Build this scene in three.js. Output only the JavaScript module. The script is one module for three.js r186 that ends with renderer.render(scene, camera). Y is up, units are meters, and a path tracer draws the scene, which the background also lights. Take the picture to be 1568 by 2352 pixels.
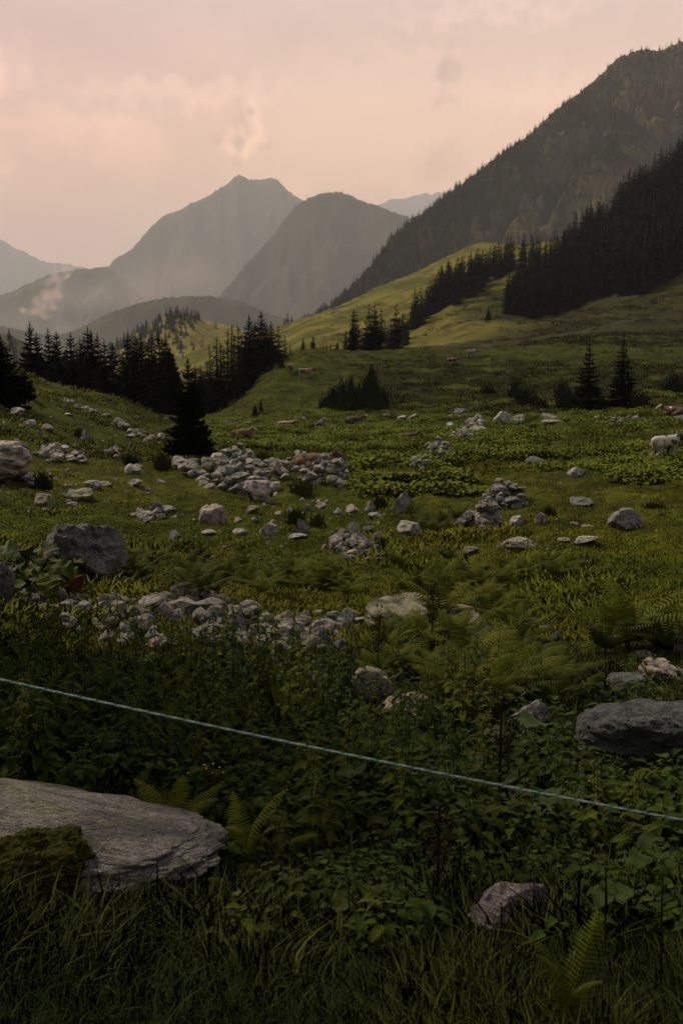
import * as THREE from 'three';
import { mergeGeometries, mergeVertices, toCreasedNormals } from 'three/addons/utils/BufferGeometryUtils.js';
import { createNoise2D, createNoise3D } from 'simplex-noise';

// ---------------------------------------------------------------- camera, sky, sun, haze, exposure
const scene = new THREE.Scene();
const EYE = 1.65, PITCH = 9.34 * Math.PI / 180, FOCAL = 2287;        // focal length in photo pixels of a 1568 x 2352 view
const camera = new THREE.PerspectiveCamera(2 * Math.atan(1176 / FOCAL) * 180 / Math.PI, 682 / 1024, 0.1, 60000);
camera.position.set(0, EYE, 0);
camera.rotation.x = -PITCH;
camera.focus = 9; camera.userData.fStop = 6.3;

const renderer = new THREE.WebGLRenderer({ antialias: true });
renderer.setSize(682, 1024);
renderer.toneMapping = THREE.LinearToneMapping;
renderer.toneMappingExposure = 1.0;
renderer.shadowMap.enabled = true;

const sun = new THREE.DirectionalLight(new THREE.Color(1.0, 0.85, 0.64), 5);
sun.position.set(-500, 700, -430);
sun.target.position.set(0, 0, 0);
sun.castShadow = true; sun.shadow.radius = 9;
sun.shadow.mapSize.set(2048, 2048);
Object.assign(sun.shadow.camera, { left: -400, right: 400, top: 400, bottom: -400, near: 1, far: 3000 });
scene.add(sun, sun.target);
scene.fog = new THREE.FogExp2(new THREE.Color(0.89, 0.935, 0.99), 6.3e-5);

// ---------------------------------------------------------------- random numbers and noise
function rng(seed) { let a = seed >>> 0; return () => { a = (a + 0x6d2b79f5) | 0; let t = Math.imul(a ^ (a >>> 15), 1 | a); t = (t + Math.imul(t ^ (t >>> 7), 61 | t)) ^ t; return ((t ^ (t >>> 14)) >>> 0) / 4294967296; }; }
const n2 = createNoise2D(rng(11)), n3 = createNoise3D(rng(12));
const clamp = (x, a, b) => Math.min(b, Math.max(a, x)), lerp = (a, b, t) => a + (b - a) * t;
const smooth = (a, b, x) => { const t = clamp((x - a) / (b - a), 0, 1); return t * t * (3 - 2 * t); };
function fbm2(x, y, o = 4) { let s = 0, a = 0.5; for (let i = 0; i < o; i++) { s += a * n2(x, y); x = x * 2.03 + 17.1; y = y * 2.03 - 9.7; a *= 0.5; } return s; }
function fbm3(x, y, z, o = 4) { let s = 0, a = 0.5; for (let i = 0; i < o; i++) { s += a * n3(x, y, z); x = x * 2.03 + 7.1; y = y * 2.03 - 3.7; z = z * 2.03 + 1.9; a *= 0.5; } return s; }
const between = (R, a, b) => a + (b - a) * R();

// ---------------------------------------------------------------- the sky: a warm, veiled evening sky with thin cloud
function skyTexture() {
  const W = 2048, H = 1024, data = new Float32Array(W * H * 4), deg = 180 / Math.PI;
  const stops = [[-90, .30, .28, .25], [-2, 1.24, .72, .455], [4, 1.33, .745, .455], [9, 1.31, .75, .465], [14, 1.08, .70, .53], [18, .91, .645, .56], [26, .78, .69, .67], [45, .72, .75, .80], [90, .52, .62, .78]];
  // puffs of cloud: azimuth, elevation, half width, half height in degrees, then how much lighter (+) or darker (-) than the sky behind
  // veils: azimuth, elevation, half width, half height in degrees, how much lighter or darker; then cumulus: the same, light of the body, depth of its shaded side
  const veils = [[-8.5, 13.4, 6.5, .7, .13], [-14.5, 11.6, 4.6, .8, .12], [-11.5, 10.4, 2.2, 1.6, .09], [-15, 9.0, 4, 1.2, -.05], [8, 17.2, 7, .5, .11], [1, 16.6, 8, 1.6, -.05], [-4, 8.0, 3, .8, .07], [3.5, 12.5, 12, 3.0, .07], [5.4, 9.8, 1.9, 1.1, -.09], [1.4, 8.4, 1.4, .9, -.06], [11, 13, 5, 1.2, .06]];
  const cumuli = [[-5.1, 11.2, 1.7, 2.2, .17, .5], [-18.2, 14.4, 2.3, 2.6, .26, .2], [-18.7, 10.2, 1.8, 2.4, .22, .18], [5.7, 14.1, 1.05, 2.0, -.17, .12], [5.3, 9.9, 1.7, .9, -.12, .12], [-21, 12, 2.4, 3, .2, .15]];
  for (let row = 0; row < H; row++) {
    const el = ((row + 0.5) / H - 0.5) * 180;
    let k = 0; while (k < stops.length - 2 && stops[k + 1][0] < el) k++;
    const t = clamp((el - stops[k][0]) / (stops[k + 1][0] - stops[k][0]), 0, 1);
    for (let col = 0; col < W; col++) {
      const round = ((col + 0.5) / W - 0.5) * 2 * Math.PI, c = Math.cos(el / deg), x = Math.cos(round) * c, z = Math.sin(round) * c, y = Math.sin(el / deg);
      const az = Math.atan2(x, -z) * deg, away = Math.hypot((az - 5) / 70, (el - 12) / 60);
      const glow = Math.exp(-away * away), dim = 0.62 + 0.41 * glow;
      const pink = smooth(2, -20, az) * Math.exp(-Math.pow((az + 20) / 40, 2));
      let r = lerp(stops[k][1], stops[k + 1][1], t) * dim, g = lerp(stops[k][2], stops[k + 1][2], t) * dim, b = lerp(stops[k][3], stops[k + 1][3], t) * dim;
      r *= 1 - 0.04 * pink; g *= 1 - 0.10 * pink; b *= 1 - 0.02 * pink;
      if (el > -3) {
        const f = fbm3(x * 3.2, y * 11, z * 3.2, 5), wisps = fbm3(x * 7 + 4, y * 24, z * 7, 4);
        let m = 1 + 0.10 * f + 0.05 * wisps;
        if (Math.abs(az) < 45 && el < 32) {
          const wx = fbm3(az * .55, el * .55, 1.3, 6) * 1.25, wy = fbm3(az * .55, el * .55, 7.7, 6) * 1.25;
          for (const [pa, pe, pw, ph, v] of veils) { const d = Math.hypot((az - pa + wx) / pw, (el - pe + wy) / ph); if (d < 2.2) m += 1.5 * v * (1 - smooth(.3, 1.35, d)); }
          for (const [pa, pe, pw, ph, v, shade] of cumuli) {
            const d = Math.hypot((az - pa) / pw, (el - pe) / ph); if (d > 1.7) continue;
            const body = (a2, e2) => fbm3(a2 * .5 + pa * 3, e2 * .5, 3.1, 4);
            const q = 1 - d + 1.0 * body(az, el) + .14 * fbm3(az * 2.2, el * 2.2, 5.5, 3), dens = smooth(.08, .8, q) * (1 - smooth(1.2, 1.7, d)), side = body(az, el) - body(az - .35, el + .3);
            m += dens * (v - shade * clamp(side * 3.2 + .05, -.5, .8));
          }
        }
        r *= m; g *= 1 + (m - 1) * 0.93; b *= 1 + (m - 1) * 0.85;
      }
      const i = (row * W + col) * 4;
      data[i] = r; data[i + 1] = g; data[i + 2] = b; data[i + 3] = 1;
    }
  }
  const tx = new THREE.DataTexture(data, W, H, THREE.RGBAFormat, THREE.FloatType);
  tx.mapping = THREE.EquirectangularReflectionMapping; tx.magFilter = THREE.LinearFilter; tx.needsUpdate = true;
  return tx;
}
scene.background = skyTexture();
scene.environment = scene.background;

// ---------------------------------------------------------------- naming and helpers
const used = new Map();
function numbered(name) { const n = used.get(name) ?? 0; used.set(name, n + 1); return n ? `${name}_${String(n).padStart(3, '0')}` : name; }
function tag(o, label, category, group, kind) { o.userData.label = label; if (category) o.userData.category = category; if (group) o.userData.group = group; if (kind) o.userData.kind = kind; return o; }
function put(o, name, label, category, group, kind) { o.name = numbered(name); scene.add(o); return tag(o, label, category, group, kind); }
function part(parent, name, geo, mat) { const m = new THREE.Mesh(geo, mat); m.name = name; parent.add(m); return m; }
function geom(pos, idx, col, uv) {
  const g = new THREE.BufferGeometry();
  g.setAttribute('position', new THREE.Float32BufferAttribute(pos, 3));
  if (col) g.setAttribute('color', new THREE.Float32BufferAttribute(col, 3));
  if (uv) g.setAttribute('uv', new THREE.Float32BufferAttribute(uv, 2));
  if (idx) g.setIndex(idx);
  g.computeVertexNormals();
  return g;
}
// a direction of the photograph's view (pixels of a 1568 x 2352 view) and points along it, for placing things in metres
function look(px, py) {
  const u = (px - 784) / FOCAL, v = (1176 - py) / FOCAL, c = Math.cos(PITCH), s = Math.sin(PITCH);
  const y = v * c - s, z = -(c + v * s), h = Math.hypot(u, z);
  return { az: Math.atan2(u, -z), slope: y / h };
}
const polar = (az, r, y) => new THREE.Vector3(Math.sin(az) * r, y, -Math.cos(az) * r);
function at(px, py, r) { const d = look(px, py); return polar(d.az, r, EYE + d.slope * r); }
const nth = ['first', 'second', 'third', 'fourth', 'fifth', 'sixth', 'seventh', 'eighth', 'ninth', 'tenth', 'eleventh', 'twelfth', 'thirteenth', 'fourteenth', 'fifteenth', 'sixteenth', 'seventeenth', 'eighteenth', 'nineteenth', 'twentieth'];
const rgb = (r, g, b) => new THREE.Color().setRGB(r, g, b);

// ---------------------------------------------------------------- textures
function noiseTexture(size, fn) {
  const d = new Uint8Array(size * size * 4);
  for (let y = 0; y < size; y++) for (let x = 0; x < size; x++) {
    const c = fn(x / size, y / size), i = (y * size + x) * 4;
    d[i] = clamp(c[0], 0, 1) * 255; d[i + 1] = clamp(c[1], 0, 1) * 255; d[i + 2] = clamp(c[2], 0, 1) * 255; d[i + 3] = 255;
  }
  const t = new THREE.DataTexture(d, size, size); t.wrapS = t.wrapT = THREE.RepeatWrapping; t.magFilter = THREE.LinearFilter; t.needsUpdate = true;
  return t;
}
// noise that wraps round on [0, 1)
function tile(x, y, f, seed, o = 4) {
  const a = x * 2 * Math.PI, b = y * 2 * Math.PI, k = f / (2 * Math.PI);
  return fbm3(Math.cos(a) * k + seed, Math.sin(a) * k + Math.cos(b) * k * 1.3, Math.sin(b) * k * 1.3 - seed, o);
}
const T = {
  grass: noiseTexture(512, (x, y) => { const a = tile(x, y, 9, 3, 4), b = tile(x, y, 60, 8, 3), v = 0.62 + 0.34 * a + 0.5 * b, dry = smooth(0.1, 0.6, tile(x, y, 14, 21, 3)); return [v * (0.92 + 0.28 * dry), v * (0.95 + .05 * dry), v * (0.86 - 0.1 * dry)]; }),
  rock: noiseTexture(512, (x, y) => { const a = tile(x, y, 7, 5, 5), b = tile(x, y, 46, 2, 3), c = tile(x, y, 120, 9, 2); const speck = smooth(.22, .42, c) * .3, pale = smooth(.1, .5, tile(x, y, 18, 31, 4)) * .2, dark = smooth(.12, .45, tile(x, y, 22, 55, 4)) * .45; const v = .82 + .3 * a + .3 * b + pale - speck - dark; return [v, v * .985, v * .95]; }),
  bark: noiseTexture(128, (x, y) => { const v = .6 + .5 * tile(x * 1, y, 30, 4, 3); return [v, v * .9, v * .8]; }),
  leaf: noiseTexture(256, (x, y) => { const v = .76 + .35 * tile(x, y, 16, 6, 4), yel = smooth(.15, .6, tile(x, y, 6, 14, 3)); return [v * (.9 + .35 * yel), v, v * .8]; }),
};

const matte = (o) => new THREE.MeshPhysicalMaterial({ roughness: 1, specularIntensity: .12, ...o });   // turf, needles and far woods hardly shine
// ---------------------------------------------------------------- the lie of the land
// each column: a bearing (as a photo column) and the ground along it as [metres away, photo row]; rows become heights
const columns = [
  [-700, [[2.4, 2352], [4, 1960], [6, 1690], [10, 1450], [15, 1300], [32, 1040], [60, 800], [90, 690], [200, 560], [400, 480], [900, 400]]],
  [0, [[2.4, 2352], [4, 1985], [6, 1735], [10, 1515], [15, 1375], [22, 1250], [32, 1135], [45, 1030], [60, 935], [80, 855], [90, 836], [105, 850], [140, 905], [250, 985], [450, 930], [700, 900], [900, 930]]],
  [110, [[2.4, 2352], [4, 1990], [6, 1738], [10, 1515], [15, 1380], [22, 1258], [32, 1148], [45, 1052], [60, 965], [75, 905], [88, 876], [100, 890], [140, 940], [250, 985], [450, 950], [700, 900], [900, 930]]],
  [240, [[2.4, 2352], [4, 1995], [6, 1740], [10, 1515], [15, 1385], [22, 1270], [33, 1155], [45, 1074], [60, 1000], [78, 935], [92, 912], [110, 930], [150, 965], [250, 990], [450, 960], [700, 880], [800, 868], [900, 900]]],
  [380, [[2.4, 2352], [4, 2000], [6, 1745], [10, 1515], [15, 1390], [22, 1280], [35, 1152], [50, 1066], [65, 1018], [85, 975], [98, 962], [120, 970], [160, 980], [250, 990], [500, 930], [700, 858], [760, 845], [850, 880]]],
  [480, [[2.4, 2352], [4, 2000], [6, 1745], [10, 1515], [15, 1392], [22, 1284], [35, 1155], [50, 1068], [65, 1028], [90, 990], [120, 968], [170, 955], [250, 958], [450, 910], [650, 830], [750, 792], [850, 815]]],
  [560, [[2.4, 2352], [4, 2000], [6, 1745], [10, 1515], [15, 1392], [22, 1284], [35, 1156], [50, 1072], [65, 1034], [90, 1000], [118, 970], [135, 945], [152, 918], [166, 905], [185, 915], [250, 935], [450, 890], [650, 800], [750, 770], [850, 790]]],
  [640, [[2.4, 2352], [4, 2000], [6, 1745], [10, 1515], [15, 1392], [22, 1284], [35, 1157], [50, 1076], [65, 1038], [90, 1000], [116, 967], [132, 935], [152, 885], [178, 836], [200, 838], [260, 868], [450, 850], [650, 775], [760, 752], [860, 775]]],
  [710, [[2.4, 2352], [4, 2000], [6, 1745], [10, 1515], [15, 1392], [22, 1284], [35, 1158], [50, 1078], [65, 1038], [90, 1000], [116, 966], [134, 930], [158, 862], [190, 806], [225, 812], [300, 836], [450, 822], [620, 752], [760, 728], [860, 745]]],
  [800, [[2.4, 2352], [4, 2000], [6, 1745], [10, 1515], [15, 1392], [22, 1282], [35, 1158], [50, 1080], [65, 1038], [90, 998], [118, 962], [138, 910], [168, 850], [208, 804], [250, 812], [350, 822], [450, 800], [600, 740], [780, 694], [880, 705]]],
  [950, [[2.4, 2352], [4, 2000], [6, 1748], [10, 1518], [15, 1392], [22, 1280], [35, 1155], [50, 1080], [65, 1036], [90, 996], [118, 958], [138, 905], [168, 850], [215, 801], [260, 805], [330, 802], [420, 765], [540, 712], [680, 655], [820, 626], [900, 640]]],
  [1100, [[2.4, 2352], [4, 2005], [6, 1755], [10, 1520], [15, 1390], [22, 1276], [35, 1150], [50, 1080], [65, 1032], [90, 990], [115, 957], [138, 905], [168, 850], [218, 800], [265, 799], [320, 785], [380, 738], [450, 695], [560, 640], [720, 585], [900, 560]]],
  [1300, [[2.4, 2352], [4, 2010], [6, 1760], [10, 1520], [15, 1385], [22, 1270], [35, 1145], [50, 1080], [65, 1028], [85, 990], [110, 955], [138, 895], [175, 840], [230, 793], [280, 772], [350, 735], [420, 705], [520, 610], [640, 550], [760, 545], [900, 580]]],
  [1568, [[2.4, 2352], [4, 2010], [6, 1760], [10, 1520], [15, 1380], [22, 1265], [35, 1140], [50, 1072], [65, 1018], [85, 972], [108, 932], [138, 880], [180, 830], [240, 786], [300, 752], [370, 695], [430, 632], [540, 480], [660, 385], [760, 370], [900, 420]]],
  [2300, [[2.4, 2352], [4, 2000], [6, 1745], [10, 1500], [15, 1350], [35, 1100], [65, 960], [108, 870], [180, 770], [300, 640], [430, 480], [660, 240], [900, 150]]],
].map(([px, row]) => ({ az: look(px, 1000).az, x: row.map(([r]) => Math.log(r)), y: row.map(([r, py]) => EYE + look(px, py).slope * r) }));
// unseen slope added behind and beside the camera to hold back low sky light
for (const az of [-1.5, -2.6, 1.5, 2.6]) columns.push({ az, x: [2.4, 10, 30, 100, 300, 900].map(Math.log), y: [-.12, 1.2, 8, 40, 120, 330] });
columns.sort((a, b) => a.az - b.az);
columns.push({ ...columns[0], az: columns[0].az + 2 * Math.PI });
columns.unshift({ ...columns[columns.length - 2], az: columns[columns.length - 2].az - 2 * Math.PI });
function tangents(x, y) {
  const n = x.length, d = [], m = new Array(n).fill(0);
  for (let i = 0; i < n - 1; i++) d.push((y[i + 1] - y[i]) / (x[i + 1] - x[i]));
  for (let i = 1; i < n - 1; i++) if (d[i - 1] * d[i] > 0) { const a = x[i] - x[i - 1], b = x[i + 1] - x[i]; m[i] = 3 * (a + b) / ((2 * b + a) / d[i - 1] + (b + 2 * a) / d[i]); }
  m[0] = d[0]; m[n - 1] = d[n - 2];
  return m;
}
function hermite(x, y, m, i, v) { const h = x[i + 1] - x[i], t = (v - x[i]) / h, t2 = t * t, t3 = t2 * t; return (2 * t3 - 3 * t2 + 1) * y[i] + (t3 - 2 * t2 + t) * h * m[i] + (-2 * t3 + 3 * t2) * y[i + 1] + (t3 - t2) * h * m[i + 1]; }
function curve(x, y, m, v) { if (v <= x[0]) return y[0]; const n = x.length; if (v >= x[n - 1]) return y[n - 1]; let i = 0; while (x[i + 1] < v) i++; return hermite(x, y, m, i, v); }
for (const c of columns) c.m = tangents(c.x, c.y);
function bare(az, r) {                                                // the smooth lie of the land
  const v = Math.log(Math.max(r, 0.3));
  let i = 1; while (i < columns.length - 3 && columns[i + 1].az < az) i++;
  const q = [columns[i - 1], columns[i], columns[i + 1], columns[i + 2]], x = q.map((c) => c.az), y = q.map((c) => curve(c.x, c.y, c.m, v));
  return hermite(x, y, tangents(x, y), 1, clamp(az, x[1], x[2])) * smooth(0.3, 2.2, r);
}
function ground(x, z) {
  const r = Math.hypot(x, z), az = Math.atan2(x, -z);
  let h = bare(az, r);
  h += 0.09 * fbm2(x * .9, z * .9, 3) * smooth(1, 4, r);
  h += 0.4 * fbm2(x * .28, z * .28, 3) * smooth(5, 16, r);
  h += 0.75 * fbm2(x * .07 + 5, z * .07, 3) * smooth(25, 90, r);
  h += 2.6 * fbm2(x * .016, z * .016 + 9, 4) * smooth(130, 400, r);
  return h;
}
function groundAt(px, py, from = 1.6) {                               // where a line of sight meets the ground
  const { az, slope } = look(px, py), sx = Math.sin(az), sz = -Math.cos(az);
  let r0 = from;
  for (let r = from; r < 900; r *= 1.012) {
    if (ground(sx * r, sz * r) > EYE + slope * r) {
      let a = r0, b = r;
      for (let k = 0; k < 14; k++) { const c = (a + b) / 2; if (ground(sx * c, sz * c) > EYE + slope * c) b = c; else a = c; }
      return { p: new THREE.Vector3(sx * b, ground(sx * b, sz * b), sz * b), r: b, az };
    }
    r0 = r;
  }
  return null;
}
const onGround = (x, z, dy = 0) => new THREE.Vector3(x, ground(x, z) + dy, z);

// dark heather and dwarf shrubs on the foot of the knoll and the slope behind
function heathAt(x, z) { const r = Math.hypot(x, z), az = Math.atan2(x, -z); return smooth(-.2, .04, fbm2(x * .07 + 2, z * .1, 4) + .2 * smooth(112, 122, r) * (1 - smooth(138, 168, r)) * smooth(.0, .06, az)) * smooth(104, 118, r) * (1 - smooth(160, 215, r)) * smooth(-.03, .05, az); }
// turf colour: mossy green, sunshine painted in as yellow on the far slopes, dark soil under the thicket
function turf(x, z) {
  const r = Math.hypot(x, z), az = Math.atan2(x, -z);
  const big = fbm2(x * .03 + 3, z * .03, 3), mid = fbm2(x * .2, z * .2 + 4, 3), far = smooth(190, 330, r), soil = 1 - smooth(6, 13, r);
  const c = [.045, .058, .004];
  const dryness = clamp(.35 + 1.1 * big + .6 * mid, 0, 1) * (1 - far);
  c[0] += .024 * dryness; c[1] += .012 * dryness; c[2] += .002 * dryness;
  const sunPatch = far * clamp(.75 + .8 * fbm2(x * .012, z * .02 + 1, 4), 0, 1);
  const olive = smooth(.1, .19, az + .06 * n2(x * .012, z * .012)) * (1 - smooth(420, 560, r)), band = smooth(.05, .3, fbm2(x * .02 + 7, z * .035, 4)) * .55;
  const hc = [lerp(.165, .036, olive), lerp(.138, .031, olive), lerp(.026, .008, olive)].map((v) => v * (1 - band));
  for (let k = 0; k < 3; k++) c[k] = lerp(c[k], hc[k], sunPatch);
  const moor = smooth(.12, .4, fbm2(x * .05 + 20, z * .05, 4)) * smooth(100, 160, r) * .6;
  c[0] = lerp(c[0], .045, moor); c[1] = lerp(c[1], .05, moor); c[2] = lerp(c[2], .016, moor);
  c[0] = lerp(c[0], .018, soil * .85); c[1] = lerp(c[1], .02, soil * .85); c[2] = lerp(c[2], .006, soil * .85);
  const tuftier = (.66 + .55 * smooth(-.3, .32, fbm2(x * .32 + 8, z * .42, 4))) * (.85 + .3 * smooth(-.3, .3, fbm2(x * .09, z * .14 + 6, 3)));
  for (let k = 0; k < 3; k++) c[k] *= lerp(tuftier, 1, smooth(160, 320, r));
  const heath = heathAt(x, z);
  c[0] = lerp(c[0], .02, heath * .85); c[1] = lerp(c[1], .024, heath * .85); c[2] = lerp(c[2], .006, heath * .85);
  return c;
}
const M = {};
{
  M.turf = matte({ vertexColors: true, map: T.grass, bumpMap: T.grass, bumpScale: 0.2 });
  const angles = [], step = .0029, wide = .5;
  for (let a = -Math.PI; a < -wide - .001; a += .07) angles.push(a);
  for (let a = -wide; a < wide; a += step) angles.push(a);
  for (let a = wide; a < Math.PI + .001; a += .07) angles.push(Math.min(a, Math.PI));
  if (angles[angles.length - 1] < Math.PI) angles.push(Math.PI);
  const radii = [0.01]; for (let r = .5; r < 905; r *= r < 2 ? 1.2 : 1.0165) radii.push(r);
  const pos = [], col = [], uv = [], idx = [], n = angles.length;
  for (const r of radii) for (const a of angles) {
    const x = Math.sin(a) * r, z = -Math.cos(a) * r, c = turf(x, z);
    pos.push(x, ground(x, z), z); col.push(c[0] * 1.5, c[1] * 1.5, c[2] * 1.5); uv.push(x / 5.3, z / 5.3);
  }
  for (let j = 0; j < radii.length - 1; j++) for (let i = 0; i < n - 1; i++) { const a = j * n + i, b = a + 1, c = a + n, d = c + 1; idx.push(a, b, c, b, d, c); }
  const g = geom(pos, idx, col, uv);
  const m = new THREE.Mesh(g, M.turf);
  put(m, 'ground', 'grassy alpine valley floor with its bordering slopes and knoll', null, null, 'structure');
}

// ---------------------------------------------------------------- mountains: each a ridge with a real front and back slope
function ridge(name, label, crest, o) {
  const S = o.scale ?? 1; crest = crest.map(([px, py, r]) => [px, py, r * S]); for (const k of ['jag', 'gully', 'gullyDepth', 'floor']) o[k] *= S;
  const N = o.n ?? 160, Mrows = o.rows ?? 40, B = 6, P = crest.map(([px, py, r]) => { const d = look(px, py); return { az: d.az, r, y: EYE + d.slope * r }; });
  const xs = P.map((p) => p.az), hy = tangents(xs, P.map((p) => p.y)), hr = tangents(xs, P.map((p) => p.r));
  const pos = [], idx = [], col = [], uv = [], line = [];
  for (let i = 0; i <= N; i++) {
    const az = lerp(xs[0], xs[xs.length - 1], i / N), r = curve(xs, P.map((p) => p.r), hr, az);
    const jag = o.jag * (fbm2(az * o.freq, o.seed, 4));
    const crestY = P.map((p) => p.y), y00 = curve(xs, crestY, hy, az), y = y00 + jag;
    line.push({ az, r, y });
    for (let j = -B; j <= Mrows; j++) {
      const s = j < 0 ? j / B : j / Mrows, reach = Math.max(50, (y - o.floor) / o.slope);
      const away = j < 0 ? -s * reach * .8 : -s * reach, rr = r + away;
      const base = polar(az, rr, 0), k = Math.abs(s);
      const y0 = lerp(y00, Math.min(y00, curve(xs, crestY, hy, clamp(az + .09 * fbm2(k * 3.5 + o.seed, az * 14, 3), xs[0], xs[xs.length - 1]))), smooth(0, .25, k));
      const gully = fbm3(base.x / o.gully, base.z / o.gully, o.seed, 5) * o.gullyDepth * smooth(0, .3, k);
      const sag = Math.pow(k, o.power ?? .92);
      pos.push(base.x, y0 + jag * (1 - smooth(0, .12, k)) - (y0 - o.floor) * sag + gully + o.jag * .6 * n2(base.x / o.gully * 4, base.z / o.gully * 4) * smooth(0, .06, k), base.z);
      const c = o.color(base.x, base.z, k, az); col.push(...c);
      uv.push(base.x / 60, base.z / 60);
    }
  }
  const w = Mrows + B + 1;
  for (let i = 0; i < N; i++) for (let j = 0; j < w - 1; j++) { const a = i * w + j, b = a + 1, c = a + w, d = c + 1; idx.push(a, b, c, b, d, c); }
  const g = geom(pos, idx, col, uv);
  const m = new THREE.Mesh(g, o.mat ?? M.hill);
  put(m, name, label, null, null, 'structure');
  return { pos, N, w, B, rows: Mrows, line };
}
M.hill = matte({ vertexColors: true, map: T.grass });
const wood = (a, b, f) => (x, z) => { const t = clamp(.5 + fbm2(x * f, z * f, 4) * 1.2, 0, 1); return [lerp(a[0], b[0], t), lerp(a[1], b[1], t), lerp(a[2], b[2], t)]; };
const darkWood = wood([.03, .034, .018], [.06, .058, .026], .006);

ridge('mountain', 'faintest hazy ridge far behind the gap beside the forested mountain', [[780, 520, 9000], [840, 480, 9000], [872, 468, 9000], [905, 458, 9200], [960, 450, 9500], [1000, 444, 9500], [1100, 430, 9500], [1200, 450, 9500]], { n: 80, rows: 14, floor: -300, slope: .5, jag: 30, freq: 60, scale: 2.2, seed: 3, gully: 900, gullyDepth: 120, color: darkWood });
ridge('mountain', 'hazy ridge sloping down behind the drifting mist at the frame edge', [[-500, 470, 8600], [-250, 500, 8600], [-60, 540, 8500], [0, 552, 8500], [40, 572, 8500], [100, 598, 8600], [150, 607, 8700], [200, 617, 8800], [280, 640, 9000], [420, 680, 9000]], { n: 120, rows: 20, floor: -500, slope: .5, jag: 22, freq: 90, scale: 2.4, seed: 4, gully: 700, gullyDepth: 120, color: darkWood });
const peak = ridge('mountain', 'tall grey peak with pointed top and notch beneath the small cloud', [[60, 690, 3900], [140, 662, 3900], [200, 630, 4000], [250, 610, 4100], [262, 596, 4150], [300, 574, 4200], [330, 540, 4300], [360, 510, 4350], [385, 491, 4400], [410, 484, 4400], [440, 466, 4400], [470, 456, 4450], [495, 438, 4450], [525, 420, 4500], [548, 402, 4500], [575, 413, 4550], [600, 411, 4550], [628, 409, 4550], [655, 432, 4500], [695, 461, 4500], [760, 500, 4500], [850, 540, 4500], [950, 560, 4500]], { n: 260, rows: 50, floor: -350, slope: .62, jag: 9, freq: 230, scale: 2.7, seed: 5, gully: 380, gullyDepth: 250, color: (x, z, k, az) => { const m = smooth(.1, .35, fbm2(x * .0009 + 3, z * .0012, 3)) * smooth(.45, .62, k) * .8; const c = darkWood(x, z); return [lerp(c[0], .17, m), lerp(c[1], .15, m), lerp(c[2], .04, m)]; } });
const dome = ridge('mountain', 'rounded wooded mountain standing in front of the notch of the peak', [[380, 800, 2500], [440, 752, 2600], [500, 684, 2800], [540, 640, 2950], [560, 612, 3000], [590, 580, 3050], [620, 548, 3100], [655, 502, 3100], [680, 472, 3100], [700, 459, 3100], [740, 445, 3100], [775, 441, 3100], [800, 447, 3100], [825, 460, 3100], [870, 474, 3050], [900, 486, 3000], [935, 497, 3000], [1000, 540, 2900], [1100, 620, 2800], [1200, 700, 2800]], { n: 220, rows: 50, floor: -300, slope: .6, jag: 5, freq: 200, scale: 2.3, seed: 6, gully: 300, gullyDepth: 120, color: darkWood });
const spur = ridge('hill', 'long low wooded spur crossing the valley below the sunlit alp', [[-500, 640, 2300], [-200, 700, 2250], [0, 748, 2200], [60, 760, 2200], [120, 770, 2150], [190, 750, 2100], [240, 724, 2050], [290, 706, 2000], [340, 692, 2000], [400, 682, 2000], [470, 680, 2000], [540, 690, 2000], [620, 720, 2000], [760, 770, 2000]], { n: 160, rows: 30, floor: -300, slope: .5, jag: 4, freq: 160, scale: 2.1, seed: 7, gully: 200, gullyDepth: 40, color: darkWood });
const shoulder = ridge('hill', 'dark shoulder ridge below the peak with mist drifting over its end', [[-400, 640, 3300], [-150, 700, 3300], [0, 678, 3300], [60, 655, 3300], [110, 632, 3300], [150, 622, 3350], [200, 618, 3400], [240, 614, 3500], [290, 650, 3500], [340, 690, 3400], [420, 730, 3300]], { n: 120, rows: 30, floor: -300, slope: .5, jag: 6, freq: 160, scale: 2.5, seed: 8, gully: 240, gullyDepth: 60, color: darkWood });
const bigSlope = ridge('mountain', 'steep forested mountainside climbing to the frame edge above the meadows', [[560, 800, 980], [640, 768, 1000], [715, 730, 1020], [770, 694, 1050], [830, 632, 1100], [860, 598, 1130], [885, 562, 1160], [930, 517, 1200], [1000, 468, 1260], [1080, 408, 1340], [1165, 342, 1420], [1220, 306, 1460], [1265, 262, 1500], [1330, 212, 1560], [1375, 174, 1600], [1420, 134, 1650], [1475, 115, 1700], [1512, 115, 1730], [1568, 92, 1780], [1700, 40, 1850], [2000, -60, 2000], [2300, -150, 2200]], { n: 300, rows: 70, floor: -60, slope: .62, jag: 4, freq: 140, scale: 1.6, seed: 9, gully: 150, gullyDepth: 34, color: (x, z, k) => { const t = clamp(.5 + fbm2(x * .006, z * .006, 4) * 1.2, 0, 1), m = smooth(.12, .4, fbm2(x * .0028 + 8, z * .004, 4)) * .6; return [lerp(lerp(.04, .08, t), .17, m), lerp(lerp(.042, .07, t), .14, m), lerp(lerp(.018, .03, t), .04, m)]; } });
const backHill = ridge('hill', 'small sunlit grassy hill topped with conifers in the valley gap', [[250, 800, 1150], [310, 765, 1120], [345, 746, 1100], [385, 726, 1080], [430, 722, 1060], [470, 735, 1050], [520, 748, 1050], [580, 765, 1050], [660, 800, 1050]], { n: 90, rows: 30, floor: -120, slope: .45, jag: 2.5, freq: 120, scale: 1.35, seed: 10, gully: 90, gullyDepth: 10, power: 1.1, color: (x, z, k) => { const t = clamp(.5 + fbm2(x * .02, z * .02, 3), 0, 1); return [lerp(.17, .24, t), lerp(.15, .19, t), .035]; } });
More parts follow.
